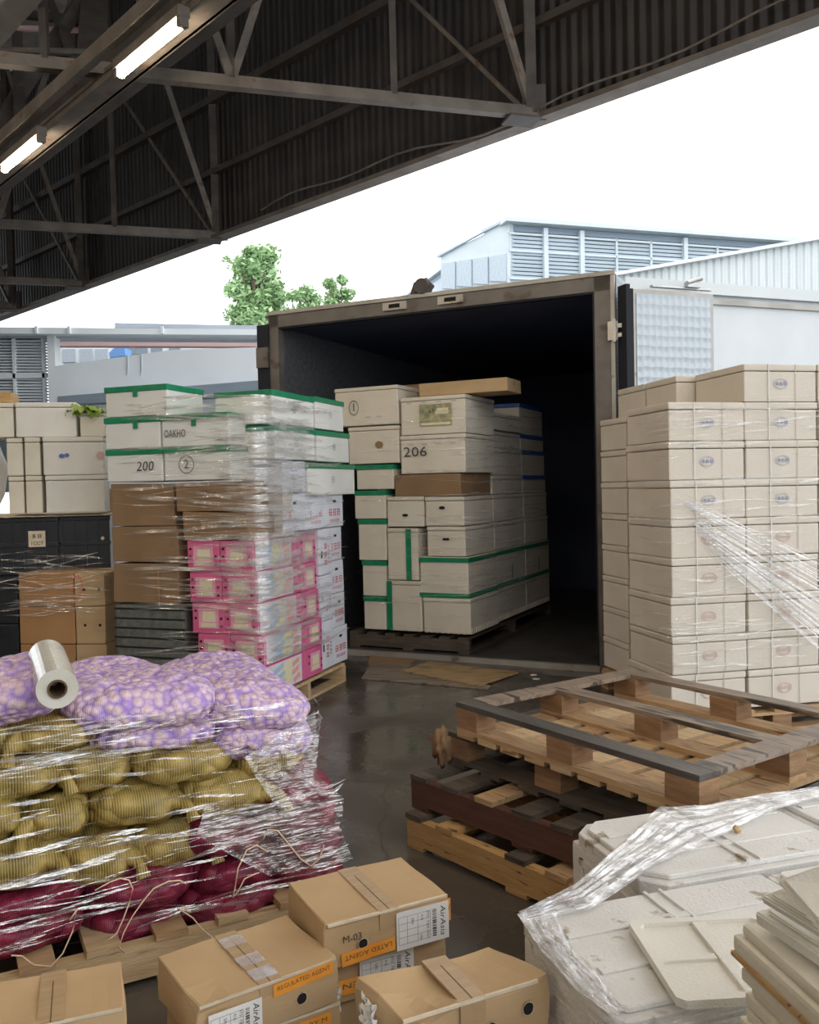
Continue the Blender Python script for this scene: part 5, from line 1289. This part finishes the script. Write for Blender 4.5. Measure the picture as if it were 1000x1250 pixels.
def hand(t, s, txt, a, b, hh=.03, side='front', off=.008):
    decal(t, 'handwriting', 'marker', lambda q: add_text(q, txt, hh, face_mtx(side, s, a, b, off)))
def crumple(t, s, a, b, r_, seed=1, mat='paper', nm='crumpled_label', side='front'):
    bm = bmesh.new(); m = face_mtx(side, s, a, b, .012); N = 12; vs = []
    for i in range(N + 1):
        vs.append([bm.verts.new(m @ Vector(((i / N - .5) * 2 * r_ + .01 * noise.noise(Vector((i * .5, j * .4, seed))), (j / N - .5) * 2.4 * r_ + .012 * noise.noise(Vector((i * .4, j * .5, seed + 5))), .018 * noise.noise(Vector((i * .6, j * .6, seed + 9))) + .008))) for j in range(N + 1)])
    for i in range(N):
        for j in range(N):
            if (i in (0, N - 1) and j in (0, N - 1)): continue
            bm.faces.new((vs[i][j], vs[i + 1][j], vs[i + 1][j + 1], vs[i][j + 1]))
    o = finish(nm, bm, mat, t); sol = o.modifiers.new('thick', 'SOLIDIFY'); sol.thickness = .0012; return o

c1px = ((352, 1077), (490, 1045), (545, 1091))
HB = .118
t, s = cargo_carton('carton', c1px, .36, HB, 'top brown carton of the right-hand pile, with M-03 written in marker', holes=((-.22, -.07, .013),))
airlabel(t, s, .095, -.004, .155, .100); agent(t, s, -.062, -.034, .15, .034, rot=rad(3), text='LATED AGENT'); hand(t, s, 'M-03', -.245 * s[0] - .02, .012, .026)
agent(t, s, .165, .02, .028, .06, text='AG')
t, s = cargo_carton('carton', ((356, 1122), (494, 1090), (549, 1136)), .238, .116, 'second brown carton of the right-hand pile, under the M-03 carton')
airlabel(t, s, .0, .0, .155, .095, off=.0085); agent(t, s, -.115, -.015, .075, .04, text='ENT')
crumple(t, s, -s[0] * .47, -.03, .03, 3)
t, s = cargo_carton('carton', ((362, 1170), (500, 1138), (555, 1184)), .118, .116, 'lowest brown carton of the right-hand pile, mostly hidden')
t, s = cargo_carton('carton', ((192, 1166), (350, 1116), (379, 1177)), .30, .112, 'brown carton with torn corner and regulated agent tape on top of the middle pile', holes=((.22, -.08, .014), (-.40, -.1, .014)), crush=.6)
airlabel(t, s, -.09, -.012, .13, .085, rot=rad(0)); agent(t, s, .085, .036, .16, .03, rot=rad(3), flip=False)
decal(t, 'clear_tape', 'film_sheet', lambda q: [box(q, -.03, .03, y, y + .05, s[2] + .0005, s[2] + .003, None, 0, .001) for y in (-.12, -.05, .06)])
t, s = cargo_carton('carton', ((204, 1216), (362, 1166), (393, 1228)), .186, .112, 'lower brown carton of the middle pile with an orange tape strip')
agent(t, s, .05, .025, .2, .034, text='REGULATED BY M', flip=False)
t, s = cargo_carton('carton', ((204, 1266), (362, 1216), (393, 1278)), .072, .071, 'bottom brown carton of the middle pile, cut by the picture edge')
t, s = cargo_carton('carton', ((-20, 1203), (148, 1171), (177, 1222)), .30, .112, 'plain brown carton on top of the pile at the left edge')
t, s = cargo_carton('carton', ((-20, 1252), (148, 1220), (177, 1271)), .186, .185, 'lower brown carton of the pile at the left edge')
t, s = cargo_carton('carton', ((447, 1193), (606, 1149), (640, 1180)), .45, .11, 'wide brown carton with crumpled white label, in front of the M-03 pile', holes=((.12, -.1, .013), (.40, .05, .013)), crush=1.3, dfix=.165, skew=.04)
crumple(t, s, -.03, .0, .036, 7, side='left'); crumple(t, s, -s[0] * .44, .01, .03, 17); agent(t, s, -.1, -.05, .18, .03, text='M 02'); hand(t, s, 'M-02', -.10, .0, .02)
for i, (zt_, nm_) in enumerate(((.338, 'second'), (.226, 'third'), (.114, 'lowest'))):
    t2, s2 = cargo_carton('carton', ((447, 1193), (606, 1149), (640, 1180)), .45, .111, f'{nm_} carton in the pile under the wide carton with the crumpled label', dfix=.165, skew=.04); t2.location.z = zt_ - .111

# ================================================================== FOAM BOX PILE, BOTTOM RIGHT
KZ = .50
K0 = G(755, 1241, KZ); HF = Fr(K0, rad(17))
MD = 'foam_dirty'
def lidbox(x0, y0, z0, w, d, h, lb, lid=.05, mat=MD, grooves=True, cut=False, nm='foam_box', cat='foam box', grp='dirty white foam boxes at the front right'):
    t = root(nm, (0, 0, 0)); k = .99
    bm = bmesh.new(); box(bm, -w / 2 * k, w / 2 * k, -d / 2 * k, d / 2 * k, 0, h - lid, None, .012); finish('body', bm, mat, t)
    bm = bmesh.new(); c = .05 if cut else .012
    poly = [(-w / 2 + c, -d / 2), (w / 2 - c, -d / 2), (w / 2, -d / 2 + c), (w / 2, d / 2 - c), (w / 2 - c, d / 2), (-w / 2 + c, d / 2), (-w / 2, d / 2 - c), (-w / 2, -d / 2 + c)]
    prism(bm, poly, h - lid, h - .014); i = .020
    q = [(x * (1 - i * 2 / w), y * (1 - i * 2 / d)) for x, y in poly]; prism(bm, q, h - .014, h)
    bmesh.ops.bevel(bm, geom=bm.edges[:], offset=.003, segments=1, affect='EDGES'); finish('lid', bm, mat, t)
    if grooves:
        bm = bmesh.new()
        for y in (-d * .17, d * .17): box(bm, -w / 2 + .04, w / 2 - .04, y - .012, y + .012, h, h + .005, None, .002)
        for x in (-.02, .02): box(bm, x - .004, x + .004, -d / 2 + .02, d / 2 - .02, h, h + .006, None, .001)
        finish('lid_ribs', bm, mat, t)
    put(t, HF, x0, y0, z0, (w, d, h), 0, lb, cat, grp); return t
lidbox(0, 0, .0, .64, .42, .245, 'lower white foam box at the nearest corner of the front pile')
lidbox(0, 0, .247, .64, .42, KZ - .247, 'white foam box at the nearest corner, a loose lid lying on it')
lidbox(.345, .445, .0, .62, .41, .245, 'lower white foam box in the second row of the front pile')
lidbox(.345, .445, .247, .62, .41, KZ - .247, 'white foam box with a moulded side panel, in the second row behind the loose lid', cut=True)
lidbox(.97, .445, .0, .60, .41, KZ + .002, 'white foam box at the picture edge in the second row of the front pile')
lidbox(.648, .0, .0, .60, .42, KZ - .004, 'white foam box behind the stack of lids, beside the one with the loose lid')
# moulded panel on the far box's left side
q = next(o for o in bpy.data.objects if str(o.get('label', '')).startswith('white foam box with a moulded'))
bm = bmesh.new()
hh = KZ - .247
for (a, b, c, d) in ((-.15, .15, .03, .05), (-.15, .15, hh - .1, hh - .08), (-.15, -.13, .03, hh - .08), (.13, .15, .03, hh - .08)): box(bm, -.312, -.305, a, b, c, d)
finish('side_panel', bm, MD, q)
# loose lid: rim and cross ribs
LL = HF.a
def loose_lid(fr, x0, y0, z0, w, d, lb, tilt=(0, 0, 0), mat='foam', ribs=True, th=.007, grp=None):
    t = root('foam_cover', (0, 0, 0)); c = .014
    poly = [(-w / 2 + c, -d / 2), (w / 2 - c, -d / 2), (w / 2, -d / 2 + c), (w / 2, d / 2 - c), (w / 2 - c, d / 2), (-w / 2 + c, d / 2), (-w / 2, d / 2 - c), (-w / 2, -d / 2 + c)]
    bm = bmesh.new(); prism(bm, poly, 0, th)
    n = len(poly); inn = [(x * (1 - .036 / w), y * (1 - .036 / d)) for x, y in poly]
    o1 = [bm.verts.new((*p, th + .009)) for p in poly]; i1 = [bm.verts.new((*p, th + .009)) for p in inn]; o0 = [bm.verts.new((*p, th - .001)) for p in poly]; i0 = [bm.verts.new((*p, th - .001)) for p in inn]
    for k in range(n):
        j = (k + 1) % n
        for f in ((o1[k], o1[j], i1[j], i1[k]), (o0[k], o0[j], o1[j], o1[k]), (i0[j], i0[k], i1[k], i1[j])): bm.faces.new(f)
    finish('panel', bm, mat, t)
    if ribs:
        bm = bmesh.new(); box(bm, -.014, .014, -d / 2 + .018, d / 2 - .018, th - .001, th + .008, None, .002); [box(bm, k0, k1, -.01, .01, th - .001, th + .006, None, .002) for k0, k1 in ((-w / 2 + .018, -.016), (.016, w / 2 - .018))]; finish('cross_rib', bm, mat, t)
    t.location = fr.P(x0 + w / 2, y0 + d / 2, z0); t.rotation_euler = (tilt[0], tilt[1], fr.a + tilt[2]); return tag(t, lb, 'foam lid', grp)
ll = G(829, 1224, KZ + .02); lu = G(770, 1121, KZ + .02); lr_ = G(897, 1112, KZ + .02)
dx_ = lr_ - lu; LFm = Fr(lu, math.atan2(dx_.y, dx_.x) - rad(2)); wl_ = dx_.length + .06; dl_ = (lu - ll).length
LFm.o = Vector((ll.x, ll.y, 0)); print('lid', wl_, dl_)
loose_lid(LFm, .0, .0, KZ + .0065, wl_, dl_ * .96, 'loose white foam lid with raised rim and cross ribs, lying on the nearest foam box', grp='loose foam lids')
# stack of lids at the right edge
SZ = .745
k = G(905, 1131, SZ); SFm = Fr(k, rad(10)); SFm.o = Vector((k.x, k.y, 0)) - SFm.y * .34
z = .30; n = 0
while z < SZ - .06:
    t = root('foam_cover', (0, 0, 0)); h = .040; s = (.5, .34, h - .002)
    bm = bmesh.new(); box(bm, -.25, .25, -.17, .17, 0, h * .5, None, .004); box(bm, -.243, .243, -.163, .163, h * .5, h - .003, None, .004); finish('panel', bm, 'foam_cream', t)
    put(t, SFm, R.uniform(-.008, .008), R.uniform(-.006, .006), z, s, R.uniform(-.02, .02), f'flat foam lid, {("lowest", "second", "third", "fourth", "fifth", "sixth", "seventh", "eighth", "ninth", "tenth", "eleventh", "twelfth")[n]} from the bottom of the wrapped stack at the right edge', 'foam lid', 'stacked foam lids at the right edge'); z += h; n += 1
s = (.52, .36, .05); t = root('foam_cover', (0, 0, 0)); bm = bmesh.new(); box(bm, -.26, .26, -.18, .18, 0, .03, None, .008); box(bm, -.25, .25, -.17, .17, .03, .05, None, .008); finish('panel', bm, 'foam_cream', t)
put(t, SFm, -.01, -.01, z + .001, s, 0, 'thick stained foam lid capping the wrapped stack at the right edge', 'foam lid'); ztop = z + .052
bm = bmesh.new(); box(bm, -.262, .262, -.184, .182, -.006, .002, None, .002); finish('stained_edge', bm, 'wood_yellow', t)
s = (.5, .38, .30); lidbox(0, 0, 0, .1, .1, .1, 'x') if False else None
t = foambox('foam_box', (.5, .32, .298), 'foam_cream'); put(t, SFm, 0, .01, 0, (.5, .32, .298), 0, 'foam box hidden under the stack of lids at the right edge', 'foam box')
def lid4(px, th, lb):
    P = [G(x, y, z) for x, y, z in px]; c = sum(P, Vector()) / 4; t = root('foam_cover', c, 0, lb, 'foam lid', 'tilted foam lids at the right edge')
    nrm = (P[1] - P[0]).cross(P[3] - P[0]).normalized()
    if nrm.z < 0: nrm = -nrm
    def slab(k, t0, t1):
        bm = bmesh.new(); Q = [c + (p - c) * k for p in P]
        lo = [bm.verts.new(q + nrm * t0 - c) for q in Q]; hi = [bm.verts.new(q + nrm * t1 - c) for q in Q]
        bm.faces.new(lo[::-1]); bm.faces.new(hi)
        for i in range(4): bm.faces.new((lo[i], lo[(i + 1) % 4], hi[(i + 1) % 4], hi[i]))
        bmesh.ops.recalc_face_normals(bm, faces=bm.faces[:]); bmesh.ops.bevel(bm, geom=bm.edges[:], offset=.003, segments=2, affect='EDGES'); return bm
    finish('panel', slab(1, -th, 0), 'foam', t); finish('raised_panel', slab(.84, 0, .007), 'foam', t); return t
lid4(((921, 1112, ztop + .03), (1060, 1205, ztop + .03), (1120, 1140, ztop + .04), (975, 1098, ztop + .04)), .022, 'white foam lid lying on the stained cap, lowest of the tilted lids')
lid4(((927, 1093, ztop + .065), (1050, 1168, ztop + .05), (1110, 1110, ztop + .09), (975, 1076, ztop + .09)), .018, 'white foam lid tipped down to the right, middle of the tilted lids')
lid4(((947, 1074, ztop + .10), (1012, 1150, ztop + .07), (1100, 1090, ztop + .13), (1010, 1052, ztop + .14)), .018, 'uppermost tilted foam lid, leaning steeply beside the picture edge')
wrap('stretch_film', 'shiny film wound round the stack of lids at the right edge', SFm, [(0, .34), (0, 0), (.5, 0)], .3, .7, 40, .003, .02, .15, 71, 'film', .012, .03, .1, .5)
# crumb of foam
c = G(900, 1012, .51); bm = bmesh.new(); bmesh.ops.create_icosphere(bm, subdivisions=2, radius=.011)
for v in bm.verts: v.co = v.co * (1 + .3 * noise.noise(v.co * 90)) + c
tag(finish('pebble', bm, 'card'), 'small brown lump lying on the far foam boxes', 'pebble')
# film pulled over the pile
bm = bmesh.new(); e = .012
def top(px, py, z=KZ + e): return G(px, py, z)
sheet(bm, [top(634, 1113), top(700, 1080), top(760, 1030), top(806, 985, KZ + .02), top(862, 984, KZ + .015), top(930, 970, KZ + .015), top(1010, 958, KZ + .015)],
          [top(644, 1124), top(720, 1108), top(800, 1058), top(862, 1028), top(905, 1008), top(950, 988), top(1010, 972, KZ + .02)], 90, 26, .007, 34, 1)
sheet(bm, [top(631, 1116), top(660, 1160), top(705, 1210), top(750, 1243)], [top(676, 1112), top(700, 1160), top(735, 1195), top(762, 1232)], 60, 20, .007, 26, 3)
tag(finish('film_sheet', bm, 'film_sheet', None, True), 'gathered white stretch film pulled diagonally across the foam boxes', 'plastic film')
wrap('stretch_film', 'stretch film wound down the left side of the nearest foam boxes', HF, [(0, .42), (0, 0), (.6, 0)], .2, KZ - .01, 70, .003, .02, .12, 72, 'film_soft', .012, .03, .15, .6)

# ================================================================== LIGHT, CAMERA
w = bpy.data.worlds.new('sky'); SC.world = w; w.use_nodes = True
nt = w.node_tree; bg = nt.nodes['Background']
tc = nt.nodes.new('ShaderNodeTexCoord'); sp = nt.nodes.new('ShaderNodeSeparateXYZ'); L(nt, tc.outputs['Generated'], sp.inputs[0])
cl = ramp(nt, sp.outputs['Z'], [(0.0, (.86, .95, 1.0)), (.35, (1.0, 1.0, 1.0))]); L(nt, cl, bg.inputs['Color'])
bg.inputs['Strength'].default_value = SKY
cd = bpy.data.cameras.new('camera'); cam = bpy.data.objects.new('camera', cd); COL.objects.link(cam)
cd.sensor_fit = 'HORIZONTAL'; cd.sensor_width = 36; cd.lens = F_PX / 1000 * 36; cd.clip_end = 300; cd.clip_start = .05
m = Matrix((RT.to_4d(), UP.to_4d(), (-FW).to_4d(), Vector((0, 0, 0, 1)))).transposed()
for i in range(3): m[i][3] = CAM[i]
m[3][0] = m[3][1] = m[3][2] = 0; m[3][3] = 1
cam.matrix_world = m; SC.camera = cam
SC.view_settings.view_transform = 'Standard'; SC.view_settings.look = 'None'; SC.view_settings.gamma = 1; SC.view_settings.exposure = EXPO
SC.view_settings.use_curve_mapping = False
SC.cycles.max_bounces = 8; SC.cycles.transparent_max_bounces = 24; SC.cycles.use_denoising = True
